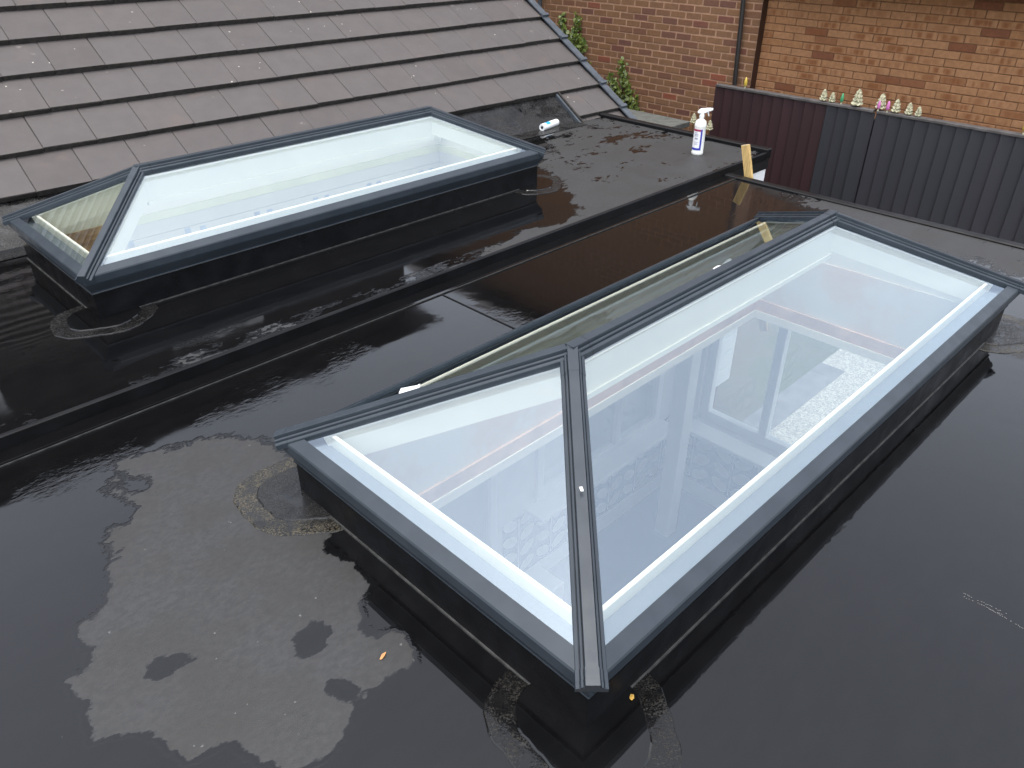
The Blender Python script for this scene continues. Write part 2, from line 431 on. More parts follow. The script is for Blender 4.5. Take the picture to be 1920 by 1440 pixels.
# ------------------------------------------------------------------ mesh helpers
class MB:
    def __init__(self):
        self.v, self.f = [], []
    def add(self, verts, faces):
        o = len(self.v)
        self.v += [tuple(p) for p in verts]
        self.f += [tuple(i + o for i in f) for f in faces]
        return self
    def box(self, x0, x1, y0, y1, z0, z1):
        vs = [(x0, y0, z0), (x1, y0, z0), (x1, y1, z0), (x0, y1, z0), (x0, y0, z1), (x1, y0, z1), (x1, y1, z1), (x0, y1, z1)]
        return self.add(vs, [(3, 2, 1, 0), (4, 5, 6, 7), (0, 1, 5, 4), (1, 2, 6, 5), (2, 3, 7, 6), (3, 0, 4, 7)])
    def cbox(self, x0, x1, y0, y1, z0, z1, c=0.004):
        """box with chamfered edges"""
        bm = bmesh.new()
        bmesh.ops.create_cube(bm, size=1)
        for vv in bm.verts:
            vv.co = Vector((x0 + (vv.co.x + .5) * (x1 - x0), y0 + (vv.co.y + .5) * (y1 - y0), z0 + (vv.co.z + .5) * (z1 - z0)))
        bmesh.ops.bevel(bm, geom=bm.edges[:], offset=c, segments=1, affect='EDGES')
        bm.verts.index_update()
        self.add([vv.co[:] for vv in bm.verts], [[vv.index for vv in f.verts] for f in bm.faces])
        bm.free()
        return self
    def lathe(self, prof, n=24, axis=Vector((0, 0, 1)), org=Vector((0, 0, 0)), a0=0.0, a1=None, cap=True):
        axis = axis.normalized()
        u = axis.orthogonal().normalized() if abs(axis.z) < 0.999 else Vector((1, 0, 0))
        w_ = axis.cross(u)
        full = a1 is None
        a1 = 2 * math.pi if full else a1
        k = n if full else n + 1
        vs, fs = [], []
        for r, h in prof:
            for i in range(k):
                a = a0 + (a1 - a0) * i / n
                vs.append(org + axis * h + (u * math.cos(a) + w_ * math.sin(a)) * r)
        for j in range(len(prof) - 1):
            for i in range(n):
                i2 = (i + 1) % k if full else i + 1
                fs.append((j * k + i, j * k + i2, (j + 1) * k + i2, (j + 1) * k + i))
        if cap and full:
            fs.append(tuple(reversed(range(k))))
            fs.append(tuple(range((len(prof) - 1) * k, len(prof) * k)))
        return self.add(vs, fs)
    def tube(self, pts, r, n=8):
        pts = [Vector(p) for p in pts]
        rs = r if isinstance(r, (list, tuple)) else [r] * len(pts)
        vs, fs = [], []
        for i, p in enumerate(pts):
            d = (pts[min(i + 1, len(pts) - 1)] - pts[max(i - 1, 0)]).normalized()
            u = d.orthogonal().normalized() if i == 0 else (u - d * u.dot(d)).normalized()
            w_ = d.cross(u)
            for k in range(n):
                a = 2 * math.pi * k / n
                vs.append(p + (u * math.cos(a) + w_ * math.sin(a)) * rs[i])
        for i in range(len(pts) - 1):
            for k in range(n):
                k2 = (k + 1) % n
                fs.append((i * n + k, i * n + k2, (i + 1) * n + k2, (i + 1) * n + k))
        fs.append(tuple(reversed(range(n))))
        fs.append(tuple(range((len(pts) - 1) * n, len(pts) * n)))
        return self.add(vs, fs)
    def extrude(self, poly0, poly1):
        """solid between two matching polygons (lists of 3d points)"""
        n = len(poly0)
        fs = [tuple(range(n))[::-1], tuple(range(n, 2 * n))]
        for i in range(n):
            j = (i + 1) % n
            fs.append((i, j, n + j, n + i))
        return self.add(list(poly0) + list(poly1), fs)
    def mesh(self, name, mat=None, smooth=False):
        me = bpy.data.meshes.new(name)
        me.from_pydata([tuple(p) for p in self.v], [], self.f)
        bm = bmesh.new(); bm.from_mesh(me)
        bmesh.ops.recalc_face_normals(bm, faces=bm.faces[:])
        bm.to_mesh(me); bm.free()
        if mat is not None:
            me.materials.append(mat)
        if smooth:
            for p in me.polygons:
                p.use_smooth = True
        return me
    def build(self, name, mat, parent=None, smooth=False):
        return link(name, self.mesh(name, mat, smooth), parent)
def link(name, me, parent=None, loc=None):
    o = bpy.data.objects.new(name, me)
    COL.objects.link(o)
    if parent is not None:
        o.parent = parent
    if loc is not None:
        o.location = loc
    return o
def tag(o, label=None, cat=None, group=None, kind=None):
    if label: o['label'] = label
    if cat: o['category'] = cat
    if group: o['group'] = group
    if kind: o['kind'] = kind
    return o
def empty(name, loc, label, cat, group=None):
    o = bpy.data.objects.new(name, None)
    o.empty_display_size = 0.1
    COL.objects.link(o)
    o.location = loc
    return tag(o, label, cat, group)
def autosmooth(o, ang=35):
    for p in o.data.polygons:
        p.use_smooth = True
    try:
        o.data.set_sharp_from_angle(angle=R(ang))
    except Exception:
        pass
    return o

Z2 = 0.047           # level of the left roof
STEP = -2.06         # its right-hand edge
GZ = -2.40           # ground level
K1 = dict(x=0.0, y=0.0, z=0.0, w=1.17, L=2.735)
K2 = dict(x=-2.716, y=-0.017, z=Z2, w=0.939, L=2.709)

# ------------------------------------------------------------------ ground
g = MB().add([(-150, -150, GZ - 0.02), (150, -150, GZ - 0.02), (150, 150, GZ - 0.02), (-150, 150, GZ - 0.02)], [(0, 1, 2, 3)]).build('ground', M['ground'])
tag(g, 'garden ground around the houses', 'ground', kind='structure')
gp = MB().add([(-2.0, 3.75, GZ), (4.5, 3.75, GZ), (4.5, 6.84, GZ), (-2.0, 6.84, GZ)], [(0, 1, 2, 3)]).build('gravel_patio', M['gravel'])
tag(gp, 'pale gravel patio outside the window, seen through the near skylight', 'gravel', kind='structure')
pv = MB()
pv.box(-2.0, -1.75, 3.76, 6.2, GZ - 0.01, GZ + 0.006)
pv.box(-1.75, 4.0, 3.76, 4.55, GZ - 0.01, GZ + 0.006)
tag(pv.build('paving', M['paving']), 'dark paving strip beside the gravel', 'paving', kind='structure')

# ------------------------------------------------------------------ rubber roofs
def poly_sdf(P, poly):
    poly = np.array(poly)
    d2 = np.full(len(P), 1e9)
    inside = np.zeros(len(P), bool)
    for i in range(len(poly)):
        a, b_ = poly[i], poly[(i + 1) % len(poly)]
        e = b_ - a
        t_ = np.clip(((P - a) @ e) / (e @ e + 1e-12), 0, 1)
        q = P - (a + t_[:, None] * e)
        d2 = np.minimum(d2, (q ** 2).sum(1))
        cnd = (a[1] > P[:, 1]) != (b_[1] > P[:, 1])
        xi = a[0] + (P[:, 1] - a[1]) * e[0] / (e[1] if abs(e[1]) > 1e-12 else 1e-12)
        inside ^= cnd & (P[:, 0] < xi)
    d = np.sqrt(d2)
    return np.where(inside, d, -d)
def pxpoly(pts, z):
    return [onz(x, y, z)[:2] for x, y in pts]

def roof_sheet(name, x0, x1, y0, y1, z, hole, field, parent, step=0.03, edge_drop=None):
    nx = int(round((x1 - x0) / step)); ny = int(round((y1 - y0) / step))
    xs = np.linspace(x0, x1, nx + 1); ys = np.linspace(y0, y1, ny + 1)
    X, Y = np.meshgrid(xs, ys)
    P = np.stack([X.ravel(), Y.ravel()], 1)
    dry, amp = field(P)
    verts = [(px, py, z) for px, py in P]
    faces = []
    hx0, hx1, hy0, hy1 = hole
    for j in range(ny):
        for i in range(nx):
            cx, cy = (xs[i] + xs[i + 1]) / 2, (ys[j] + ys[j + 1]) / 2
            if hx0 < cx < hx1 and hy0 < cy < hy1:
                continue
            a = j * (nx + 1) + i
            faces.append((a, a + 1, a + nx + 2, a + nx + 1))
    me = bpy.data.meshes.new(name)
    me.from_pydata(verts, [], faces)
    for nm, arr in (('dry', dry), ('amp', amp)):
        at = me.attributes.new(nm, 'FLOAT', 'POINT')
        at.data.foreach_set('value', arr.astype(np.float32))
    me.materials.append(M['rubber'])
    return link(name, me, parent)

dry1 = pxpoly([(205, 862), (245, 852), (330, 853), (398, 826), (490, 822), (525, 845), (560, 900), (600, 945), (625, 985), (612, 1020),
               (608, 1030), (668, 1050), (695, 1098), (672, 1140), (672, 1175), (700, 1200), (735, 1178), (775, 1212), (770, 1250), (705, 1285),
               (662, 1330), (640, 1390), (600, 1412), (560, 1440), (500, 1425), (455, 1400), (430, 1378), (400, 1392), (362, 1420), (330, 1398),
               (275, 1380), (178, 1376), (165, 1342), (182, 1312), (140, 1308), (118, 1278), (162, 1258), (180, 1208), (146, 1196), (144, 1172),
               (200, 1146), (210, 1112), (202, 1062), (228, 1022), (205, 986), (260, 985), (262, 962), (232, 932), (206, 918), (216, 890)], 0)
wet1 = [pxpoly([(540, 1205), (556, 1180), (585, 1160), (612, 1156), (632, 1180), (615, 1200), (610, 1220), (585, 1234), (555, 1237)], 0),
        pxpoly([(262, 1245), (290, 1225), (335, 1225), (365, 1232), (340, 1245), (335, 1260), (300, 1272), (270, 1275)], 0),
        pxpoly([(603, 1272), (640, 1268), (700, 1300), (690, 1330), (610, 1305)], 0),
        pxpoly([(215, 905), (240, 900), (300, 905), (285, 920), (240, 925)], 0),
        pxpoly([(597, 1026), (640, 1012), (690, 1042), (672, 1056), (640, 1050)], 0)]
dry1b = pxpoly([(1470, 352), (1700, 405), (1960, 460), (1960, 520), (1780, 478), (1600, 430)], 0)
dry1c = pxpoly([(1875, 600), (1990, 600), (1990, 700), (1900, 665)], 0)
def field1(P):
    d = poly_sdf(P, dry1)
    for q in wet1:
        d = np.minimum(d, -poly_sdf(P, q))
    amp = np.full(len(P), 0.055)
    d2 = poly_sdf(P, dry1b) * 0.35 - 0.005
    amp = np.where(d2 > d, 0.16, amp)
    d = np.maximum(d, d2)
    d = np.maximum(d, poly_sdf(P, dry1c))
    d = np.maximum(d, -0.11)
    # streaky, half-drained film between the step and the near skylight
    st = (P[:, 0] > -2.06) & (P[:, 0] < -1.25)
    amp = np.where(st & (P[:, 1] < 1.2), 0.13, amp)
    return d, amp
dry2 = pxpoly([(1066, 214), (1180, 225), (1300, 255), (1425, 284), (1344, 322), (1100, 425), (1000, 462), (870, 512), (700, 580), (672, 578),
               (830, 508), (905, 478), (985, 432), (1052, 418), (1078, 402), (1072, 372), (1052, 338), (1014, 308), (1022, 290), (1040, 262), (1046, 240)], Z2)
def field2(P):
    d = poly_sdf(P, dry2)
    amp = np.where(P[:, 1] > 2.4, 0.22, 0.10)
    rag = np.clip(d, -0.11, 0.010 + 0.05 * np.clip((P[:, 0] + 3.3) / 1.0, 0, 1))
    near_step = (P[:, 0] > STEP - 0.14) & (P[:, 1] < 2.2)
    rag = np.where(near_step, np.maximum(rag, -0.025), rag)
    amp = np.where(near_step, 0.13, amp)
    return rag, amp

ext1 = empty('rubber_roof_extension', (0, 0, 0), 'single storey extension under the black rubber roof that carries the near skylight', 'building')
ext2 = empty('rubber_roof_extension', (-3, 0, 0), 'single storey extension under the slightly higher rubber roof with the spray bottle', 'building')
ext2_inv = (3, 0, 0)
def P2(o):  # child of ext2, keep world coordinates
    o.location = Vector(o.location) + Vector(ext2_inv)
    return o

Y1 = 3.90; Y2 = 4.45; YB = -2.6; XR = 3.4
roof_sheet('roof_membrane', STEP, XR, YB, Y1, 0.0, (-1.17 + 0.05, -0.05, 0.05, 2.735 - 0.05), field1, ext1)
P2(roof_sheet('roof_membrane', -4.12, STEP - 0.02, YB, Y2 - 0.03, Z2, (K2['x'] - K2['w'] + 0.05, K2['x'] - 0.05, K2['y'] + 0.05, K2['y'] + K2['L'] - 0.05), field2, ext2))

# --- trims, laps and fascia of the right roof
MB().cbox(STEP + 0.0, XR, Y1 - 0.06, Y1, -0.03, 0.012, 0.005).build('edge_trim', M['trim'], ext1)
MB().box(STEP + 0.02, XR, Y1 - 0.005, Y1 + 0.02, -0.22, -0.031).build('fascia', M['fascia'], ext1)
lap = MB().box(STEP + 0.001, -1.965, YB, Y1 - 0.062, 0.0005, 0.004)
lapo = lap.build('lap_strip', M['rubber_plain'], ext1)
MB().box(-1.9665, -1.963, YB, Y1 - 0.062, 0.0005, 0.0056).build('lap_edge', M['seal'], ext1)
MB().box(-1.962, -1.20, 1.250, 1.257, 0.0005, 0.0030).build('lap_edge', M['trim'], ext1)
# --- step edge and fascia of the left roof
me = MB().cbox(STEP - 0.022, STEP, YB, Y2, -0.002, Z2 + 0.007, 0.005).build('edge_trim', M['trim'], ext2); P2(me)
me = MB().cbox(-3.98, STEP + 0.004, Y2 - 0.055, Y2 + 0.004, 0.0, Z2 + 0.028, 0.006).build('edge_trim', M['trim'], ext2); P2(me)
P2(MB().box(STEP - 0.03, STEP - 0.005, Y1 + 0.002, Y2, -0.072, -0.003).build('fascia', M['fascia'], ext2))
P2(MB().box(-4.0, STEP - 0.032, Y2 - 0.03, Y2 - 0.004, -0.072, -0.003).build('fascia', M['fascia'], ext2))
# white plank cladding below
for i in range(12):
    z1 = -0.073 - i * 0.15
    P2(MB().cbox(STEP - 0.034, STEP - 0.012, Y1 + 0.003, Y2 - 0.006, z1 - 0.146, z1, 0.004).build('cladding_plank', M['upvc'], ext2))
# bodies of the two buildings
P2(MB().box(-4.1, -2.22, YB, Y2 - 0.06, GZ, -0.56).build('wall', M['ext_brick'], ext2))
P2(MB().box(-4.1, -2.22, Y2 - 0.10, Y2 - 0.06, -0.56, -0.01).build('wall', M['ext_brick'], ext2))
P2(MB().box(-2.16, -2.14, Y1, Y2 - 0.06, GZ, -0.01).build('wall', M['ext_brick'], ext2))

# rubber dressed up the tile slope (left edge of the left roof)
TP = math.radians(32.37); PSI = math.radians(-2.82); TG = 0.2905; TW = 0.288
V2 = Vector((-4.094, 4.682, 0.401))
yd = Vector((-math.sin(PSI), math.cos(PSI), 0)); xd = Vector((math.cos(PSI), math.sin(PSI), 0))
dn = xd * math.cos(TP) + Vector((0, 0, -math.sin(TP)))
tn = xd * math.sin(TP) + Vector((0, 0, math.cos(TP)))
def tile_pt(k, s, h=0.0):
    """course edge k (0..), s metres from the verge towards the viewer, h above the tile plane"""
    return V2 + dn * (TG * (k - 2)) - yd * s + tn * h
m_ = MB()
segs = 24
for i in range(segs):
    for (sa, sb) in (((0.55 + i * 0.28), (0.55 + (i + 1) * 0.28)),):
        a0 = tile_pt(2.7, sa, -0.035); a1 = tile_pt(2.7, sb, -0.035)
        c0 = tile_pt(3.62, sa, -0.035); c1 = tile_pt(3.62, sb, -0.035)
        e0 = Vector((c0.x + 0.10, c0.y, Z2 + 0.006)); e1 = Vector((c1.x + 0.10, c1.y, Z2 + 0.006))
        g0 = Vector((c0.x + 0.24, c0.y, Z2 + 0.0035)); g1 = Vector((c1.x + 0.24, c1.y, Z2 + 0.0035))
        m_.add([a0, a1, c1, c0], [(0, 1, 2, 3)])
        m_.add([c0, c1, e1, e0], [(0, 1, 2, 3)])
        m_.add([e0, e1, g1, g0], [(0, 1, 2, 3)])
o = m_.build('upstand_flashing', M['rubber_dry'], ext2); P2(o); autosmooth(o, 50)

# corner patches
def patch(cx, cy, z, r, a0, a1, parent, ring=True, rx=1.0, mat='rubber_patch'):
    pts = []
    n = 40
    for i in range(n + 1):
        a = a0 + (a1 - a0) * i / n
        rr = r * (1 + 0.07 * math.sin(2.3 * a + cx) + 0.035 * math.sin(5 * a + 1) + 0.012 * math.sin(17 * a))
        pts.append((cx + math.cos(a) * rr * rx, cy + math.sin(a) * rr))
    m1 = MB()
    base = [(x, y, z + 0.0006) for x, y in pts] + [(cx, cy, z + 0.0006)]
    top = [(cx + (x - cx) * .985, cy + (y - cy) * .985, z + 0.004) for x, y in pts] + [(cx, cy, z + 0.004)]
    m1.extrude(base, top)
    p = m1.build('corner_patch', M[mat], parent)
    if ring:
        m2 = MB()
        inn = [(cx + (x - cx) * .70, cy + (y - cy) * .70, z + 0.0045) for x, y in pts] + [(cx, cy, z + 0.0045)]
        tin = [(cx + (x - cx) * .68, cy + (y - cy) * .68, z + 0.0085) for x, y in pts] + [(cx, cy, z + 0.0085)]
        m2.extrude(inn, tin)
        q = m2.build('inner_patch', M['rubber_plain'] if not ring == 2 else M['rubber_dry'], p)
    return p
PI = math.pi
patch(-1.15, 0.02, 0, 0.215, R(90), R(360), ext1, 2)
patch(-0.02, 0.02, 0, 0.215, R(180), R(450), ext1, mat='rubber_patch_faint')
patch(-0.02, 2.715, 0, 0.215, R(-90), R(180), ext1, 2)
P2(patch(K2['x'] - 0.02, K2['y'] + 0.02, Z2, 0.20, R(180), R(450), ext2, mat='rubber_patch_clean'))
P2(patch(K2['x'] - 0.02, K2['y'] + K2['L'] - 0.02, Z2, 0.20, R(-90), R(180), ext2, mat='rubber_patch_clean'))

# ------------------------------------------------------------------ room below the near skylight
cz = -0.27
YW = 3.50            # far wall inside
XW = -1.98           # left wall inside
cm = MB()
cm.box(XW, -1.17, -1.2, YW, cz - 0.012, cz)
cm.box(0.0, 3.2, -1.2, YW, cz - 0.012, cz)
cm.box(-1.17, 0.0, -1.2, 0.0, cz - 0.012, cz)
cm.box(-1.17, 0.0, 2.735, YW, cz - 0.012, cz)
cm.build('ceiling', M['ceiling'], ext1)
MB().box(XW - 0.01, 3.21, -1.21, YW + 0.3, GZ - 0.015, GZ + 0.03).build('floor', M['floor_in'], ext1)
# left wall with two window openings (y 0.95..1.55 tall, y 1.95..3.25)
wl = MB()
X0 = XW - 0.1
def wl_box(y0, y1, z0, z1): wl.box(X0, XW, y0, y1, z0, z1)
wl_box(-1.2, 0.95, GZ, -0.01); wl_box(0.95, 1.60, -0.45, -0.01); wl_box(1.60, 1.95, GZ, -0.01)
wl_box(0.95, 1.60, GZ, GZ + 0.12)
wl_box(1.95, 3.25, GZ, -1.72); wl_box(1.95, 3.25, -0.45, -0.01); wl_box(3.25, YW, GZ, -0.01)
wl.build('wall', M['wall_in'], ext1)
MB().box(X0 - 0.02, X0 - 0.01, 0.9, 3.3, GZ, -0.3).build('party_wall_face', M['wall_in'], ext1)
def window(y0, y1, z0, z1, mull, x=XW):
    f = MB(); t_ = 0.055
    f.box(x - 0.03, x + 0.02, y0, y1, z1 - t_, z1); f.box(x - 0.03, x + 0.02, y0, y1, z0, z0 + t_)
    ys = [y0 + t_ / 2] + [y0 + (y1 - y0) * q for q in mull] + [y1 - t_ / 2]
    for yy in ys:
        f.box(x - 0.029, x + 0.021, yy - t_ / 2, yy + t_ / 2, z0 + t_, z1 - t_)
    o = f.build('window_frame', M['upvc'], ext1)
    MB().box(x - 0.008, x - 0.002, y0 + t_, y1 - t_, z0 + t_, z1 - t_).build('pane', M['clear_glass'], o)
window(0.95, 1.60, GZ + 0.12, -0.45, [])
window(1.95, 3.25, -1.68, -0.45, [0.62])
MB().cbox(XW + 0.001, XW + 0.16, 1.85, 3.30, -1.72, -1.685, 0.006).build('window_sill', M['upvc'], ext1)
# far wall with wide window
fw = MB()
fw.box(XW, -1.80, YW, YW + 0.2, GZ, -0.01); fw.box(-1.80, 1.2, YW, YW + 0.2, GZ, -1.70)
fw.box(-1.80, 1.2, YW, YW + 0.2, -0.34, -0.01); fw.box(1.2, 3.2, YW, YW + 0.2, GZ, -0.01)
fw.build('wall', M['wall_in'], ext1)
ff = MB()
t_ = 0.06
ff.box(-1.80, 1.2, YW + 0.05, YW + 0.11, -1.70, -1.63); ff.box(-1.80, 1.2, YW + 0.05, YW + 0.11, -0.40, -0.34)
for xx in (-1.77, -1.30, 1.17):
    ff.box(xx - t_ / 2, xx + t_ / 2, YW + 0.051, YW + 0.111, -1.63, -0.40)
fo = ff.build('window_frame', M['upvc'], ext1)
MB().box(-1.77, 1.17, YW + 0.075, YW + 0.081, -1.66, -0.38).build('pane', M['clear_glass'], fo)
MB().cbox(-1.92, 0.5, YW - 0.17, YW - 0.001, -1.735, -1.70, 0.006).build('window_sill', M['upvc'], ext1)
MB().box(3.2, 3.3, -1.2, YW, GZ, -0.01).build('wall', M['wall_in'], ext1)
MB().box(XW, 3.2, -1.3, -1.2, GZ, -0.01).build('wall', M['wall_in'], ext1)
# papered dado: blue ground with pale oval print
MB().box(XW + 0.002, XW + 0.005, 1.66, YW, GZ + 0.16, -1.722).build('wallpaper', M['paper_blue'], ext1)
MB().box(XW + 0.005, 0.4, YW - 0.005, YW - 0.002, GZ + 0.16, -1.737).build('wallpaper', M['paper_blue'], ext1)
ov = MB()
def oval(c, u, v, a, b_, n=14):
    ov.add([Vector(c) + u * math.cos(2 * PI * i / n) * a + v * math.sin(2 * PI * i / n) * b_ for i in range(n)], [tuple(range(n))])
for i in range(6):
    yy = 1.80 + i * 0.31
    ov.box(XW + 0.0055, XW + 0.006, yy - 0.004, yy + 0.004, GZ + 0.18, -1.74)
    for j in range(4):
        for s in (-1, 1):
            oval((XW + 0.0065, yy + s * 0.078, GZ + 0.24 + j * 0.135), (Vector((0, 1, 0.6 * s))).normalized(), (Vector((0, -0.6 * s, 1))).normalized(), 0.070, 0.043)
for i in range(7):
    xx = XW + 0.20 + i * 0.34
    ov.box(xx - 0.004, xx + 0.004, YW - 0.006, YW - 0.0055, GZ + 0.18, -1.75)
    for j in range(4):
        for s in (-1, 1):
            oval((xx + s * 0.084, YW - 0.0065, GZ + 0.24 + j * 0.135), (Vector((1, 0, 0.6 * s))).normalized(), (Vector((-0.6 * s, 0, 1))).normalized(), 0.078, 0.045)
tag(ov.build('wallpaper_print', M['paper_motif'], ext1), kind='stuff')
MB().box(XW + 0.002, XW + 0.02, 1.62, YW - 0.02, GZ + 0.03, GZ + 0.16).build('skirting_board', M['upvc'], ext1)
MB().box(XW + 0.02, 0.4, YW - 0.02, YW - 0.002, GZ + 0.03, GZ + 0.16).build('skirting_board', M['upvc'], ext1)
# white post standing in the room and a low white box by the tall window
MB().cbox(-1.68, -1.57, 2.93, 3.04, GZ + 0.031, cz - 0.014, 0.004).build('post', M['upvc'], ext1)
MB().cbox(-1.95, -1.70, 1.52, 1.95, GZ + 0.031, GZ + 0.20, 0.006).build('step_box', M['upvc'], ext1)

# ------------------------------------------------------------------ roof lanterns
TAN = (0.2617) / 0.5243       # pitch: rise over half width
def lantern(K, label, lining):
    root = empty('roof_lantern', (K['x'], K['y'], K['z']), label, 'skylight', None)
    wd, Ln = K['w'], K['L']
    o_, h = 0.028, 0.208
    W = wd + 2 * o_
    x0, x1, y0, y1 = -wd - o_, o_, -o_, Ln + o_
    def ring(u, v):
        """corner points of the plan rectangle inset by u, at height h+v : A (near right), B (near left), D (far left), C (far right)"""
        return [Vector((x1 - u, y0 + u, h + v)), Vector((x0 + u, y0 + u, h + v)), Vector((x0 + u, y1 - u, h + v)), Vector((x1 - u, y1 - u, h + v))]
    def ring_sides(name, prof, mat):
        rs = [ring(u, v) for u, v in prof]
        for s in range(4):
            e = (s + 1) % 4
            ob = MB().extrude([r[s] for r in rs], [r[e] for r in rs]).build(name, mat, root)
    # kerb, wrapped in rubber
    ring_sides('kerb', [(o_, -h + 0.0012), (o_, -0.088), (o_ + 0.075, -0.088), (o_ + 0.075, -h + 0.0012)], M['kerb'])
    # thin sealed edge of the rubber at the foot of the kerb
    ring_sides('sealant_bead', [(o_ - 0.006, -h + 0.001), (o_ - 0.005, -h + 0.006), (o_ - 0.0005, -h + 0.007), (o_ - 0.0005, -h + 0.001)], M['seal'])
    # eaves beam
    tn_ = TAN
    ring_sides('eaves_beam', [(0.0, -0.004), (0.003, 0.003 * tn_), (0.038, 0.038 * tn_), (0.039, 0.038 * tn_ - 0.007), (0.044, -0.012),
                              (0.044, -0.087), (0.023, -0.087), (0.0245, -0.083), (0.0235, -0.078), (0.017, -0.066), (0.009, -0.052), (0.004, -0.043), (0.0015, -0.036), (0.0, -0.034)], M['frame'])
    ring_sides('drip_edge', [(0.0215, -0.0885), (0.0215, -0.0872), (0.0275, -0.0872), (0.0275, -0.0885)], M['seal'] if lining != 'room' else M['kerb'])
    # white internal eaves liner
    ring_sides('glazing_rebate', [(0.0450, -0.012), (0.0975, -0.012), (0.0975, -0.10), (0.0450, -0.10)], M['rebate'])
    ring_sides('internal_liner', [(0.0980, -0.012), (0.0990, 0.060 * tn_ - 0.004), (0.1010, 0.062 * tn_ - 0.002), (0.1080, 0.062 * tn_ - 0.002), (0.112, 0.062 * tn_ - 0.008), (0.112, -0.10), (0.0980, -0.10)], M['white_in'])
    # lining of the shaft
    if lining == 'room':
        ring_sides('shaft_lining', [(0.106, -0.101), (0.106, -h - 0.18), (0.118, -h - 0.18), (0.118, -0.101)], M['plaster'])
        ring_sides('shaft_lining', [(0.100, -h - 0.1802), (0.100, -h + cz + 0.03), (0.128, -h + cz + 0.03), (0.128, -h - 0.1802)], M['bare_plaster'])
        ring_sides('corner_bead', [(0.0, -h + cz - 0.013), (0.0, -h + cz + 0.029), (0.133, -h + cz + 0.029), (0.133, -h + cz - 0.013)], M['white_in'])
    else:
        ring_sides('shaft_lining', [(0.104, -0.101), (0.104, -0.145), (0.116, -0.145), (0.116, -0.101)], M['cream_board'])
        for q in range(3):
            ring_sides('lining_board', [(0.104, -0.147 - q * 0.075), (0.104, -0.219 - q * 0.075), (0.114, -0.219 - q * 0.075), (0.114, -0.147 - q * 0.075)], M['pale_board'])
    # roof geometry
    inset = W * 0.4988
    hr = h + TAN * W / 2
    A, B, D, C = ring(0, 0)
    cx = (x0 + x1) / 2
    E = Vector((cx, y0 + inset, hr)); F = Vector((cx, y1 - inset, hr))
    # panes (each a thin sealed unit)
    def pane(pts, label=None):
        n = (pts[1] - pts[0]).cross(pts[2] - pts[0]).normalized()
        if n.z < 0: n = -n
        c = sum(pts, Vector()) / len(pts)
        q = []
        L_ = len(pts)
        for i in range(L_):     # inset in plane
            p = pts[i]; a = (pts[i - 1] - p).normalized(); b_ = (pts[(i + 1) % L_] - p).normalized()
            s = math.sin(a.angle(b_))
            q.append(p + (a + b_) * (0.012 / s))
        ob = MB().extrude([p - n * 0.006 for p in q], [p - n * 0.024 for p in q]).build('glass_pane', M['glass'], root)
        return ob
    g_ = ring(0.020, 0.020 * tn_)
    pane([g_[0], g_[1], E]); pane([g_[0], g_[3], F, E]); pane([g_[1], g_[2], F, E]); pane([g_[3], g_[2], F])
    # bars
    def bar(name, p0, p1, drop, prof, mat, lift=0.0, cut=True):
        d = (p1 - p0).normalized()
        side = d.cross(Vector((0, 0, 1))).normalized()
        up = side.cross(d).normalized()
        pl = [(u, v - abs(u) * drop + lift) for u, v in prof]
        return MB().extrude([p0 + side * u + up * v for u, v in pl], [p1 + side * u + up * v for u, v in pl]).build(name, mat, root)
    half = [(.0335, -.012), (.0335, .004), (.0325, .0055), (.0252, .0062), (.0248, .0010), (.0228, .0010), (.0224, .0105), (.0214, .0115), (.0172, .0120), (.0168, .0055), (.0150, .0055), (.0146, .0205), (.0134, .022)]
    cap = [(-u, v) for u, v in half] + [(u, v) for u, v in reversed(half)]
    def widen(pf, du, dv): return [(u + (du if u > 0 else -du), v + dv) for u, v in pf]
    hips = [(A, E), (B, E), (C, F), (D, F)]
    for P_, Q in hips:
        d = (Q - P_)
        s0 = P_ + d * (0.012 / d.length); e0 = Q - d * (0.088 / d.length)
        hb = bar('hip_bar', s0, e0, 0.33, cap, M['frame'], 0.0)
        # closing cap at the eaves
        bar('end_cap', P_ - d * (0.004 / d.length), P_ + d * (0.010 / d.length), 0.33, widen(cap, 0.0015, 0.001), M['frame'])
        bar('end_clip', P_ + d * (0.010 / d.length), P_ + d * (0.034 / d.length), 0.33, widen(cap, 0.0012, 0.0012), M['frame'])
        # collar near the ridge
        bar('joint_gap', Q - d * (0.0935 / d.length), Q - d * (0.088 / d.length), 0.33, widen(cap, -0.001, -0.002), M['gap'])
        bar('ridge_collar', Q - d * (0.088 / d.length), Q + d * (0.004 / d.length), 0.33, widen(cap, 0.0008, 0.0008), M['frame'])
        # white rafter inside
        ri = [(-.024, -.128), (-.024, -.030), (.024, -.030), (.024, -.128)]
        bar('internal_rafter', P_ + d * (0.14 / d.length), Q - d * (0.03 / d.length), 0.0, ri, M['white_in'])
    rd = (F - E).normalized()
    bar('ridge_cap', E + rd * 0.05, F - rd * 0.05, 0.42, cap, M['frame'], 0.002)
    for P_, s in ((E, 1), (F, -1)):
        bar('ridge_collar', P_ - rd * 0.012 * s, P_ + rd * 0.05 * s, 0.42, widen(cap, 0.0008, 0.0008), M['frame'], 0.002)
        bar('joint_gap', P_ + rd * 0.0502 * s, P_ + rd * 0.053 * s, 0.42, widen(cap, 0.0006, 0.0004), M['gap'], 0.002)
    bar('internal_ridge', E, F, 0.0, [(-.028, -.150), (-.028, -.034), (.028, -.034), (.028, -.150)], M['white_in'])
    bar('internal_ridge_bead', E, F, 0.0, [(-.034, -.170), (-.034, -.151), (.034, -.151), (.034, -.170)], M['white_in'])
    # black spacer bars show at the sealed edge of the panes
    return root
lan1 = lantern(K1, 'near dark grey roof lantern with a view into the blue papered room', 'room')
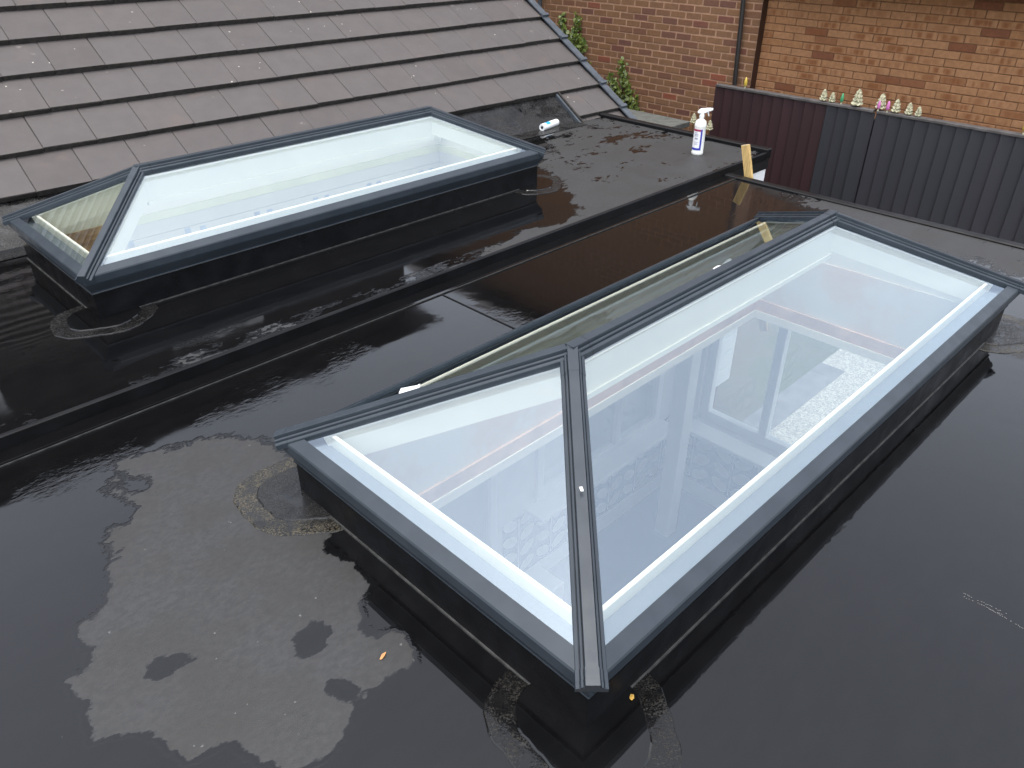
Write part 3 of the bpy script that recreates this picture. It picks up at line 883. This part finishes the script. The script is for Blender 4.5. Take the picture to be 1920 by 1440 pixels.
lan2 = lantern(K2, 'far dark grey roof lantern beside the tiled roof, narrower of the two', 'boards')
# boards closing the shaft of the far lantern, with printed marks
bz = -0.11
nb = 6
xb0, xb1 = K2['x'] - K2['w'] + 0.06, K2['x'] - 0.06
yb0, yb1 = K2['y'] + 0.06, K2['y'] + K2['L'] - 0.06
for i in range(4):
    xa = xb0 + (xb1 - xb0) * i / 4; xc = xb0 + (xb1 - xb0) * (i + 1) / 4 - 0.004
    ob = MB().box(xa, xc, yb0, yb1, bz - 0.02, bz).build('ceiling_board', M['upvc'], ext2)
    P2(ob)
xl = K2['x'] - K2['w'] - 0.028 + 0.1145
def onx(x, y, X):
    d = ray(x, y)
    return np.array(CAM) + d * (X - CAM[0]) / d[0]
for mx_, my_ in ((245, 458), (352, 432), (381, 428), (482, 402), (506, 397), (592, 375), (613, 370), (692, 348), (710, 344), (790, 324), (808, 320)):
    q = onx(mx_, my_, xl)
    MB().box(xl + 0.0005, xl + 0.0015, q[1] - 0.018, q[1] + 0.018, q[2] - 0.016, q[2] + 0.016).build('printed_mark', M['print_blue'], lan2).location = (-K2['x'], -K2['y'], -K2['z'])
for q in range(4):
    z1_ = 0.153 - q * 0.068
    MB().box(xl + 0.001, xl + 0.010, K2['y'] + 0.10, K2['y'] + 0.43, z1_ - 0.065, z1_).build('timber_board', M['brown'], lan2).location = (-K2['x'], -K2['y'], -K2['z'])

# ------------------------------------------------------------------ tiled roof
th = empty('tiled_roof', (V2.x, V2.y, 0), 'pitched roof of brown grey flat concrete tiles beside the far skylight', 'roof')
TL = 0.335; TT = 0.034
tm = MB().cbox(-TW / 2 + 0.0010, TW / 2 - 0.0010, -TL, 0, -TT, 0, 0.003)
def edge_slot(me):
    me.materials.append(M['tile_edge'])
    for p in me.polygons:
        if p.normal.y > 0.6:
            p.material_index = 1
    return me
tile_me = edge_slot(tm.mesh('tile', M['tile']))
tile_variants = [tile_me]
for q in range(3):
    mm = tile_me.copy()
    for vv in mm.vertices:
        if vv.co.y > -0.01:
            vv.co.y += rnd.uniform(-0.002, 0.002)
            vv.co.z += rnd.uniform(-0.0015, 0.0015)
    tile_variants.append(mm)
# tile local axes: X = along course (towards verge = yd), Y = down slope, Z = outward
rotm = Matrix((yd, dn, tn)).transposed().to_4x4()
tilt = Matrix.Rotation(math.atan2(TT * 0.95, TG), 4, 'X')   # each tile rides on the one below
inv = Matrix.Translation((-V2.x, -V2.y, 0))
ncol = 24
count = 0
for k in range(-5, 7):
    off = 0.5 * (k % 2)
    for c in range(-1, ncol):
        s0 = (c + off) * TW
        s1 = s0 + TW
        a, b_ = max(s0, 0.0), s1
        if b_ <= 0.02: continue
        # cut away where the flat roof runs in
        if k >= 4:
            if s0 > 0.50: continue
            b_ = min(b_, 0.50)
            if b_ - a < 0.05: continue
        mid = (a + b_) / 2
        full = abs((b_ - a) - TW) < 1e-6
        p = tile_pt(k, mid, 0.0)
        if full:
            me = tile_variants[rnd.randrange(4)]
        else:
            hw = (b_ - a) / 2
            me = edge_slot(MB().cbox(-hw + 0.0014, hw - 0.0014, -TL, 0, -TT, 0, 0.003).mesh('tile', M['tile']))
        o = link('roof_tile', me, th)
        jit = Matrix.Rotation(rnd.uniform(-0.004, 0.004), 4, 'Z') @ Matrix.Rotation(rnd.uniform(-0.004, 0.004), 4, 'Y')
        o.matrix_world = inv @ Matrix.Translation(p + dn * rnd.uniform(-0.0025, 0.0025) + tn * rnd.uniform(-0.001, 0.0015)) @ rotm @ Matrix.Rotation(math.atan2(TT * 0.95, TG), 4, 'X') @ jit
        count += 1
up = MB()
for k in range(-19, -5):
    off = 0.5 * (k % 2)
    for c in range(-1, ncol + 4):
        a = max((c + off) * TW, 0.0); b_ = (c + off + 1) * TW
        if b_ - a < 0.03: continue
        q0 = [tile_pt(k, a + .0014, 0), tile_pt(k, b_ - .0014, 0), tile_pt(k, b_ - .0014, -TT), tile_pt(k, a + .0014, -TT)]
        q1 = [p - dn * TG * 1.02 - tn * TT * 0.95 for p in q0]
        up.extrude([p + Vector((-V2.x, -V2.y, 0)) for p in q0], [p + Vector((-V2.x, -V2.y, 0)) for p in q1])
tag(up.build('upper_tiling', M['tile'], th), kind='stuff')
# deck under the tiles
def deck(name, k0, k1, s0, s1, h0, h1, mat):
    a = [tile_pt(k0, s0, h0), tile_pt(k1, s0, h0), tile_pt(k1, s1, h0), tile_pt(k0, s1, h0)]
    b_ = [tile_pt(k0, s0, h1), tile_pt(k1, s0, h1), tile_pt(k1, s1, h1), tile_pt(k0, s1, h1)]
    sh = Vector((-V2.x, -V2.y, 0))
    return MB().extrude([p + sh for p in a], [p + sh for p in b_]).build(name, mat, th)
deck('roof_deck', -19, 2.72, 0.02, ncol * TW, -0.11, -0.075, M['tile_under'])
deck('roof_deck', 2.74, 6.0, 0.02, 0.50, -0.11, -0.075, M['tile_under'])
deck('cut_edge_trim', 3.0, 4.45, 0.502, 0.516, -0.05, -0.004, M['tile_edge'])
deck('cut_edge_batten', 3.0, 4.4, 0.5165, 0.535, -0.05, -0.018, M['verge'])
# dry verge units
for k in range(-5, 7):
    mv = MB()
    a = tile_pt(k - 1.0, -0.028, -0.012); b_ = tile_pt(k + 0.06, -0.028, 0.012)
    def vb(ds, h): return [tile_pt(k - 1.0, ds, h - 0.004), tile_pt(k + 0.04, ds, h + 0.006)]
    poly0 = [tile_pt(k - 1.0, 0.022, 0.001), tile_pt(k - 1.0, 0.020, 0.010), tile_pt(k - 1.0, -0.045, 0.010), tile_pt(k - 1.0, -0.045, -0.085), tile_pt(k - 1.0, -0.036, -0.085), tile_pt(k - 1.0, -0.036, 0.001)]
    poly1 = [p + dn * (TG * 1.03) + tn * 0.012 for p in poly0]
    sh = Vector((-V2.x, -V2.y, 0))
    mv.extrude([p + sh for p in poly0], [p + sh for p in poly1])
    # nose
    q0 = [tile_pt(k - 0.02, ds, hh) + sh for ds, hh in ((0.026, 0.012), (0.026, 0.030), (-0.050, 0.030), (-0.050, -0.075), (-0.036, -0.075), (-0.036, 0.012))]
    q1 = [p + dn * 0.028 for p in q0]
    vo_ = mv.build('verge_unit', M['verge'], th)
    MB().extrude(q0, q1).build('verge_nose', M['verge'], vo_)
# gable wall below the verge
gw = MB()
sh = Vector((-V2.x, -V2.y, 0))
gtop0 = tile_pt(-6.2, 0.06, -0.10); gtop1 = tile_pt(6.0, 0.06, -0.10)
gw.extrude([gtop0 + sh, gtop1 + sh, Vector((gtop1.x, gtop1.y, GZ)) + sh, Vector((gtop0.x, gtop0.y, GZ)) + sh],
           [p + yd * -0.1 + sh for p in (gtop0, gtop1, Vector((gtop1.x, gtop1.y, GZ)), Vector((gtop0.x, gtop0.y, GZ)))])
gw.build('gable_wall', M['ext_brick'], th)

# ------------------------------------------------------------------ brick houses behind
def brick_house(name, label, Yf, bl, bh, joint, xa, xb, za, zb, vis, matb, matm, depth, proud, xall, zall):
    root = empty(name, (0, 0, 0), label, 'house')
    wall = MB().box(xall[0], xall[1], Yf + proud, Yf + depth, zall[0], zall[1]).build('wall', matm, root)
    hl, hh = (bl - joint) / 2, (bh - joint) / 2
    meb = MB().cbox(-hl, hl, 0, 0.05, -hh, hh, 0.004).mesh('brick', matb)
    meh = MB().cbox(-bl / 4 + joint / 2, bl / 4 - joint / 2, 0, 0.05, -hh, hh, 0.004).mesh('half_brick', matb)
    cand = []
    z = zall[0] + bh / 2; row = 0
    rest = MB()
    while z < zall[1] - bh / 3:
        x = xall[0] + bl / 2 + (bl / 2 if row % 2 else 0)
        if row % 2:   # half brick at the end
            cand.append((xall[0] + bl / 4, z, True))
            cand.append((xall[1] - bl / 4, z, True))
        while x + hl <= xall[1]:
            cand.append((x, z, False))
            x += bl
        z += bh; row += 1
    n = 0
    for x, z, half in cand:
        if xa <= x <= xb and za <= z <= zb and n < 300:
            if half:
                me = meh
            else:
                me = meb
            o = link('brick', me, wall, (x + rnd.uniform(-.002, .002), Yf + rnd.uniform(-0.002, 0.002), z + rnd.uniform(-.0012, .0012)))
            o.rotation_euler = (0, rnd.uniform(-0.006, 0.006), rnd.uniform(-0.006, 0.006))
            n += 1
        else:
            q = (bl / 4 - joint / 2) if half else hl
            x1_ = x + q; x0_ = x - q
            rest.box(x0_, x1_, Yf, Yf + 0.05, z - hh, z + hh)
    if rest.v:
        tag(rest.build('brickwork', matb, wall), kind='stuff')
    return root
XC = -4.02
# tall house behind the tiled roof: it shows as the dark mirror image in the wet rubber on the left
hh_ = empty('two_storey_house', (-9.6, -1.0, GZ), 'tall brown house beyond the tiled roof, mirrored dark in the wet left rubber', 'house')
MB().box(-4.5, 1.6, -6.0, 6.5, 0, 6.3).build('wall', M['dark_render'], hh_)
MB().add([(-4.9, -6.4, 6.25), (2.0, -6.4, 6.25), (2.0, 6.9, 6.25), (-4.9, 6.9, 6.25), (-1.45, -6.4, 7.3), (-1.45, 6.9, 7.3)], [(0, 4, 5, 3), (1, 2, 5, 4), (0, 1, 4), (2, 3, 5), (3, 2, 1, 0)]).build('roof', M['tile_plain'], hh_)
for wy in (-3.4, 0.6, 3.6):
    wf = MB().cbox(1.585, 1.64, wy - .6, wy + .6, 4.3, 5.5, 0.01).build('window', M['upvc'], hh_)
    for q in (-.29, .29):
        MB().box(1.641, 1.646, wy + q - .25, wy + q + .25, 4.38, 5.42).build('window_pane', M['dark_hole'], wf)
ho = brick_house('brick_house', 'orange brick bungalow behind the dark fence', 7.65, 0.242, 0.0735, 0.007, XC, -0.75, -0.40, 0.86, None,
                 M['brick_orange'], M['mortar_brown'], 0.35, 0.006, (XC + 0.001, 3.0), (GZ, 0.96))
MB().box(XC + 0.02, 3.3, 7.22, 7.649, 0.961, 0.985).build('soffit', M['soffit'], ho)
MB().box(XC + 0.02, 3.3, 7.195, 7.219, 0.935, 1.08).build('gutter_board', M['soffit'], ho)
MB().add([(XC, 7.1, 1.06), (3.4, 7.1, 1.06), (3.4, 10.5, 2.5), (XC, 10.5, 2.5), (XC, 7.1, 1.02), (3.4, 7.1, 1.02), (3.4, 10.5, 2.46), (XC, 10.5, 2.46)],
         [(0, 1, 2, 3), (7, 6, 5, 4), (0, 4, 5, 1), (1, 5, 6, 2), (2, 6, 7, 3), (3, 7, 4, 0)]).build('roof', M['tile'], ho)
hb = brick_house('brick_house', 'brown brick house wall with climbing ivy and black downpipe', 7.55, 0.213, 0.0765, 0.012, -7.2, XC, -0.72, 0.86, None,
                 M['brick_brown'], M['mortar_tan'], 0.45, 0.003, (XC - 42 * 0.213, XC), (GZ, 4.2))
MB().box(-13.0, XC, 8.001, 11.5, GZ, 4.2).build('rear_block', M['ext_brick'], hb)
MB().add([(-13.3, 7.2, 4.15), (XC + .2, 7.2, 4.15), (XC + .2, 11.8, 4.15), (-13.3, 11.8, 4.15), (-13.3, 9.5, 5.9), (XC + .2, 9.5, 5.9)], [(0, 1, 5, 4), (2, 3, 4, 5), (0, 4, 3), (1, 2, 5), (3, 2, 1, 0)]).build('roof', M['tile_plain'], hb)
MB().box(XC + 0.0005, XC + 0.004, 7.545, 7.655, GZ, 4.2).build('corner_return', M['soffit'], hb)
dp = MB().tube([tuple(ony(1398, -40, 7.49)), tuple(ony(1394, 0, 7.49)), (-4.18, 7.49, -0.3), (-4.18, 7.49, GZ)], 0.026, 12).build('downpipe', M['black_pipe'], hb)
MB().tube([tuple(ony(1014, -30, 7.46)), tuple(ony(1012, 12, 7.46))], 0.03, 10).build('downpipe', M['verge'], hb)

# low garden wall with coping in front of the brown house
gwall = empty('garden_wall', (-4.6, 6.5, GZ), 'low brick garden wall with grey coping below the brown house', 'wall')
def gbox(n, x0, x1, y0, y1, z0, z1, mt):
    return MB().cbox(x0 + 4.6, x1 + 4.6, y0 - 6.5, y1 - 6.5, z0 - GZ, z1 - GZ, 0.005).build(n, mt, gwall)
gbox('wall_body', -6.2, -4.34, 6.42, 6.62, GZ, -0.56, M['ext_brick'])
gbox('coping', -6.25, -4.30, 6.38, 6.85, -0.559, -0.50, M['concrete'])

# ------------------------------------------------------------------ ivy
def ivy(label, paths, seed):
    r_ = random.Random(seed)
    root = empty('ivy_plant', tuple(ony(paths[0][-1][0], paths[0][-1][1], 7.53)), label, 'ivy', 'ivy climbing the brown brick wall')
    o0 = Vector(root.location)
    lf = MB(); stm = MB()
    for path in paths:
        pts = [Vector(ony(x, y, 7.535)) for x, y in path]
        stm.tube([p - o0 for p in pts], 0.003, 6)
        for i in range(len(pts) - 1):
            n = int((pts[i + 1] - pts[i]).length / 0.0024)
            for j in range(n):
                p = pts[i].lerp(pts[i + 1], j / n)
                f = (i + j / n) / (len(pts) - 1)
                sp_ = 0.018 + 0.055 * f
                c = p + Vector((r_.gauss(0, sp_), -abs(r_.gauss(0, 0.03)) - 0.004, r_.gauss(0, 0.03)))
                s = r_.uniform(0.016, 0.030)
                nrm = Vector((r_.uniform(-.7, .7), -1, r_.uniform(-.2, .9))).normalized()
                u = nrm.orthogonal().normalized(); v_ = nrm.cross(u)
                a = r_.uniform(0, 6.28)
                u, v_ = u * math.cos(a) + v_ * math.sin(a), v_ * math.cos(a) - u * math.sin(a)
                c = c - o0
                lf.add([c - u * s, c - u * s * .25 - v_ * s * .75, c + u * s * .5 - v_ * s * .5, c + u * s * 1.1, c + u * s * .5 + v_ * s * .5, c - u * s * .25 + v_ * s * .75],
                       [(0, 1, 2, 3), (0, 3, 4, 5)])
    stm.build('stem', M['stem'], root)
    tag(lf.build('foliage', M['ivy'], root), kind='stuff')
ivy('larger ivy on the brown brick wall just above the tile verge', [[(1056, 28), (1057, 48), (1064, 70), (1078, 100), (1092, 125)], [(1084, 32), (1082, 55), (1078, 78), (1086, 104)], [(1096, 76), (1086, 84), (1084, 100)]], 3)
ivy('straggly ivy low on the brown brick wall beside the verge end', [[(1169, 117), (1170, 140), (1178, 165), (1186, 185), (1190, 205), (1191, 226)], [(1144, 142), (1154, 155), (1160, 175), (1158, 195), (1180, 226)], [(1170, 190), (1172, 205), (1180, 222)]], 5)

# ------------------------------------------------------------------ fence
YF = 6.9; FT = -0.10
def board(parent, x, wdt, mat, org, ztop=FT, zbot=GZ + 0.35):
    h = 0.006
    # feather-edge section, thick edge overlapping its neighbour
    sec = [(-wdt / 2, -0.026), (-wdt / 2 + 0.004, -0.028), (wdt / 2 + 0.012, -0.004), (wdt / 2 + 0.012, 0.0), (-wdt / 2, 0.0)]
    zt = ztop + rnd.uniform(-0.004, 0.0)
    m1 = MB().extrude([(u, v, zbot - (zbot + zt) / 2) for u, v in sec], [(u, v, zt - (zbot + zt) / 2) for u, v in sec])
    o = m1.build('fence_board', mat, parent)
    o.location = Vector((x, YF, (zbot + zt) / 2)) - Vector(org)
    o.rotation_euler = (rnd.uniform(-0.002, 0.002), rnd.uniform(-0.0035, 0.0035), rnd.uniform(-0.015, 0.015))
    return o
def fence_panel(name, label, x0, x1, matf, capmat):
    org = (x0, YF, GZ)
    root = empty(name, org, label, 'fence', 'fence panels along the garden')
    def lb(n, a, b_, ya, yb, za, zb, mt):
        return MB().cbox(a - org[0], b_ - org[0], ya - YF, yb - YF, za - GZ, zb - GZ, 0.004).build(n, mt, root)
    n = max(1, round((x1 - x0) / 0.118)); wdt = (x1 - x0) / n
    for i in range(n):
        x = x0 + (i + .5) * wdt
        board(root, x, wdt, matf(x), org)
    for zz in (-0.35, -1.05, -1.75):
        lb('rail', x0, x1, YF + 0.004, YF + 0.05, zz - 0.04, zz + 0.04, M['fence_slate'])
    lb('cap_rail', x0, x1, YF - 0.035, YF + 0.045, FT + 0.001, FT + 0.026, capmat)
    lb('gravel_board', x0, x1, YF - 0.03, YF + 0.02, GZ - 0.02, GZ + 0.345, M['concrete'])
    return root
fence_panel('garden_fence', 'fence panel with maroon boards turning to slate grey at its right', -4.05, -2.335, lambda x: M['fence_maroon'] if x < -2.79 else M['fence_slate'], M['fence_cap'])
fence_panel('garden_fence', 'slate grey fence panel right of the narrow dark gap', -2.305, -0.50, lambda x: M['fence_slate'], M['fence_cap'])
fence_panel('garden_fence', 'slate grey fence panel at the far right edge', -0.47, 1.35, lambda x: M['fence_slate'], M['fence_cap'])
def post(x, label):
    o = MB().cbox(-0.05, 0.05, -0.05, 0.05, 0, FT - GZ - 0.08, 0.006).build('fence_post', M['fence_slate'])
    o.location = (x, YF + 0.11, GZ)
    tag(o, label, 'post', 'fence posts')
post(-3.98, 'fence post behind the maroon end of the fence')
post(-2.32, 'fence post behind the gap between the fence panels')
post(-0.485, 'fence post behind the rightmost fence joint')

# ------------------------------------------------------------------ little tree ornaments on the fence cap
def ornament(px, py_top, py_bot, kind, label, z=None, y=6.905):
    b_ = ony(px, py_bot, y); tp = ony(px, py_top, y)
    base = FT + 0.026 if z is None else z
    hgt = max(0.05, tp[2] - b_[2])
    root = empty('tree_ornament', (b_[0], y, base), label, 'ornament', 'ornaments along the fence top')
    if kind == 'cream':
        mb = MB()
        n = 4
        for i in range(n):
            z0 = hgt * (0.12 + 0.88 * i / n * 0.93); r0 = hgt * 0.31 * (1 - i / (n + .35)) ** 0.62
            z1 = z0 + hgt * 0.34
            ns = 14
            vs = []
            for k in range(ns):
                a = 2 * PI * k / ns
                rr = r0 * (1.0 + (0.16 if k % 2 else -0.12) + rnd.uniform(-.05, .05))
                vs.append((math.cos(a) * rr, math.sin(a) * rr, z0 + (0.012 if k % 2 else -0.004)))
            for k in range(ns):
                a = 2 * PI * k / ns
                vs.append((math.cos(a) * r0 * .25, math.sin(a) * r0 * .25, min(z1, hgt)))
            mb.add(vs, [(k, (k + 1) % ns, ns + (k + 1) % ns, ns + k) for k in range(ns)] + [tuple(range(ns))[::-1], tuple(range(ns, 2 * ns))])
        mb.build('tiers', M['ornament'], root)
        MB().lathe([(hgt * .05, 0.0008), (hgt * .04, hgt * .15)], 8).build('trunk', M['stem'], root)
    else:
        mt = {'green': M['orn_green'], 'pink': M['orn_pink'], 'yellow': M['orn_yellow']}[kind]
        r0 = hgt * 0.16
        MB().lathe([(r0 * .55, hgt * .18), (r0, hgt * .30), (r0 * .95, hgt * .62), (r0 * .55, hgt * .88), (r0 * .12, hgt)], 10).build('body', mt, root, True)
        MB().lathe([(r0 * .6, 0.0008), (r0 * .35, hgt * .2)], 8).build('foot', M['ornament'], root)
    return root
ornament(1542, 171, 194, 'cream', 'leftmost cream tree ornament on the fence top')
ornament(1558, 176, 196, 'cream', 'small cream tree ornament just left of the green one')
ornament(1576, 178, 199, 'green', 'green ornament on the fence top')
ornament(1604, 171, 205, 'cream', 'tallest cream tree ornament, right of the green one')
ornament(1648, 180, 212, 'cream', 'cream tree ornament behind the two pink ones', y=6.925)
ornament(1645, 191, 211, 'pink', 'left pink ornament on the fence top', y=6.88)
ornament(1662, 191, 213, 'pink', 'right pink ornament on the fence top', y=6.88)
ornament(1677, 189, 216, 'cream', 'cream tree ornament just right of the pink pair')
ornament(1701, 196, 220, 'cream', 'slim cream tree ornament second from the right of the row')
ornament(1719, 203, 223, 'cream', 'rightmost cream tree ornament of the row')
ornament(1917, 226, 258, 'yellow', 'yellow ornament at the right edge of the fence top')
ornament(1396, 149, 170, 'yellow', 'yellow ornament near the left end of the fence top')
# pale ornament garland hanging left of the fence end
for (px, py, lb_) in ((1300, 219, 'pale tree ornament on a stake left of the spray bottle head'), (1330, 232, 'pale tree ornament on a stake between spray bottle and fence'), (1328, 262, 'lowest pale tree ornament on a stake beside the fence end')):
    p = ony(px, py, 6.7); 
    zb = p[2] - 0.07
    o = ornament(px, py - 10, py + 10, 'cream', lb_, z=zb, y=6.7)
    MB().tube([(0, 0, 0.002), (0, 0, GZ - zb)], 0.004, 6).build('stake', M['stem'], o)

# ------------------------------------------------------------------ spray bottle
bp = onz(1307, 288, Z2 + 0.002)
bt = empty('spray_bottle', (bp[0], bp[1], Z2 + 0.001), 'white trigger spray bottle with blue bordered label standing on the flat roof', 'bottle')
RB = 0.041
body = MB().lathe([(RB * .93, 0), (RB, 0.006), (RB, 0.016), (RB * .965, 0.020), (RB * .965, 0.186), (RB * 1.0, 0.192), (RB * 1.0, 0.198), (RB * .97, 0.212), (RB * .86, 0.226), (RB * .62, 0.236), (RB * .38, 0.242), (RB * .36, 0.262)], 40).build('body', M['plastic_bottle'], bt, False)
autosmooth(body, 40)
# label facing the viewer; angles are about the bottle axis
va = math.atan2(CAM[1] - bp[1], CAM[0] - bp[0])
def lab(name, a0, a1, z0, z1, rr, mat, par):
    return MB().lathe([(rr, z0), (rr, z1), (rr - 0.0004, z1), (rr - 0.0004, z0)], 16, a0=va + a0, a1=va + a1, cap=False).build(name, mat, par)
lb0 = lab('label', -1.55, 0.62, 0.034, 0.178, RB * .965 + 0.0008, M['label_white'], bt)
lab('label_border', 0.20, 0.50, 0.034, 0.178, RB * .965 + 0.0014, M['label_blue'], lb0)
lab('label_border', -1.55, 0.20, 0.034, 0.049, RB * .965 + 0.0014, M['label_blue'], lb0)
lab('label_header', -1.55, 0.20, 0.164, 0.178, RB * .965 + 0.0014, M['label_red'], lb0)
for z0, z1, a0, a1 in ((0.150, 0.156, -0.9, -0.35), (0.138, 0.144, -0.9, -0.15), (0.129, 0.134, -0.9, -0.25), (0.108, 0.120, -0.8, -0.2), (0.088, 0.091, -0.9, -0.1), (0.080, 0.083, -0.9, -0.2), (0.072, 0.075, -0.9, -0.15)):
    lab('label_text', a0, a1, z0, z1, RB * .965 + 0.0013, M['label_grey'], lb0)
# trigger head, nozzle pointing right in the picture
hd = Vector((math.cos(R(45)), math.sin(R(45)), 0))
sd_ = Vector((-hd.y, hd.x, 0))
def slab(name, prof, half, mat):
    return MB().extrude([hd * u + sd_ * -half + Vector((0, 0, v)) for u, v in prof], [hd * u + sd_ * half + Vector((0, 0, v)) for u, v in prof]).build(name, mat, bt)
MB().lathe([(0.0165, 0.252), (0.0175, 0.254), (0.0175, 0.270), (0.0150, 0.274), (0.0140, 0.286)], 24).build('collar', M['plastic_white'], bt)
slab('spray_head', [(-0.030, 0.283), (-0.030, 0.289), (-0.018, 0.305), (-0.006, 0.311), (0.060, 0.315), (0.062, 0.312), (0.062, 0.301), (0.058, 0.299), (0.040, 0.297), (0.030, 0.289), (0.016, 0.284)], 0.0125, M['plastic_white'])
slab('trigger', [(0.040, 0.298), (0.046, 0.298), (0.045, 0.282), (0.051, 0.262), (0.047, 0.262), (0.039, 0.280)], 0.007, M['plastic_white'])
MB().lathe([(0.0085, 0.0), (0.0085, 0.010)], 16, hd, hd * 0.061 + Vector((0, 0, 0.3065))).build('nozzle', M['plastic_white'], bt)

# ------------------------------------------------------------------ white cartridge lying on the left roof
rc = 0.027
ca = onz(1016, 246, Z2); cb = onz(1043, 236, Z2)
dv = Vector(cb) - Vector(ca); dv.z = 0; dv.normalize()
ct = empty('sealant_cartridge', (ca[0], ca[1], Z2 + 0.0008), 'white cartridge with a blue sticker lying on the rubber roof by the tiles', 'cartridge')
lenc = 0.215
MB().lathe([(rc * .55, 0.002), (rc * .93, 0.0), (rc, 0.003), (rc, lenc - 0.004), (rc * .94, lenc), (rc * .3, lenc + 0.002)], 32, dv, Vector((0, 0, rc))).build('tube', M['plastic_white'], ct, False)
autosmooth(ct.children[0], 40)
MB().lathe([(rc * .42, -0.0008), (rc * .42, 0.004)], 20, dv, Vector((0, 0, rc))).build('end_hole', M['dark_hole'], ct)
uax = dv.orthogonal().normalized(); wax = dv.cross(uax)
aup = math.atan2(Vector((0.25, -0.35, 1)).dot(wax), Vector((0.25, -0.35, 1)).dot(uax))
MB().lathe([(rc + 0.0006, 0.045), (rc + 0.0006, 0.10), (rc + 0.0002, 0.10), (rc + 0.0002, 0.045)], 12, dv, Vector((0, 0, rc)), a0=aup - 0.75, a1=aup + 0.75, cap=False).build('sticker', M['cyan'], ct)

# ------------------------------------------------------------------ wooden lath at the far edge
pb = ony(1404, 332, 3.955); pt = ony(1398, 272, 3.955)
dz = (Vector(pt) - Vector(pb)).normalized()
lr = empty('wooden_lath', (pb[0], pb[1], pb[2]), 'upright yellow pine lath sticking up past the roof edge', 'lath')
sx = Vector((1, 0.0, 0)); sx = (sx - dz * sx.dot(dz)).normalized(); sy = dz.cross(sx)
hl_ = 0.027; ht_ = 0.011
tot = (Vector(pt) - Vector(pb)).length
def lsec(h): return [dz * h + sx * u + sy * v for u, v in ((-hl_, -ht_), (hl_, -ht_), (hl_, ht_), (-hl_, ht_))]
MB().extrude(lsec(-1.1), lsec(tot)).build('shaft', M['lath'], lr)
MB().extrude(lsec(tot + 0.0002), lsec(tot + 0.0014)).build('sawn_end', M['lath_end'], lr)

# ------------------------------------------------------------------ scraps and leaves
def scrap(name, pts, z, mat, label, cat, lift=0.002, onto=None):
    w3 = [onz(x, y, z) for x, y in pts] if onto is None else [onto(x, y) for x, y in pts]
    c = sum((Vector(p) for p in w3), Vector()) / len(w3)
    top = [Vector(p) - c + Vector((0, 0, lift + rnd.uniform(0, 0.003))) for p in w3]
    bot = [p - Vector((0, 0, 0.0012)) for p in top]
    o = MB().extrude(bot, top).build(name, mat)
    o.location = c
    return tag(o, label, cat)
scrap('leaf', [(712, 1238), (716, 1228), (724, 1224), (722, 1231), (716, 1237)], 0.0, M['leaf_orange'], 'small orange dead leaf on the dry rubber patch', 'leaf')
scrap('leaf', [(1180, 1310), (1182, 1303), (1188, 1304), (1189, 1310), (1184, 1315)], 0.0105, M['leaf_yellow'], 'small yellow leaf beside the near kerb corner', 'leaf')
def on_plane(p0, n):
    p0 = Vector(p0); n = Vector(n).normalized()
    def f(x, y):
        d = Vector(ray(x, y)); c = Vector(CAM)
        return c + d * ((p0 - c).dot(n) / d.dot(n))
    return f
# lies on the left glass slope of the near lantern
lp = on_plane((-1.198, 0, 0.208 + 0.004), (-TAN, 0, 1))
scrap('paper_scrap', [(748, 740), (752, 731), (765, 728), (782, 726), (788, 723), (786, 731), (772, 738), (756, 742)], 0, M['paper'], 'torn white scrap on the near lantern left glass slope', 'scrap', 0.004, lp)
scrap('paper_scrap', [(1336, 508), (1344, 502), (1356, 501), (1358, 506), (1346, 508), (1342, 511)], 0, M['paper'], 'small white scrap by the ridge of the near lantern', 'scrap', 0.006, lp)
hp = on_plane((0.028, -0.028, 0.208 + 0.0355), (TAN / 2, -TAN / 2, 1))
scrap('paper_scrap', [(1086, 914), (1092, 913), (1094, 922), (1089, 923)], 0, M['paper'], 'tiny white sticker fragment on the near hip bar', 'scrap', 0.001, hp)

# chalky scuff dashes on the wet sheet at the right
sc_ = MB()
for (a, b_, n) in (((1806, 1113), (1905, 1160), 26), ((1808, 1120), (1890, 1158), 20), ((1850, 1140), (1925, 1182), 18)):
    for i in range(n):
        f = i / n
        if rnd.random() < 0.25: continue
        p = onz(a[0] + (b_[0] - a[0]) * f + rnd.uniform(-1, 1), a[1] + (b_[1] - a[1]) * f + rnd.uniform(-1, 1), 0.0)
        sc_.box(p[0] - 0.0014, p[0] + 0.0014, p[1] - 0.0008, p[1] + 0.0008, 0.0004, 0.0010)
sc_.build('scuff_mark', M['scuff'], ext1)
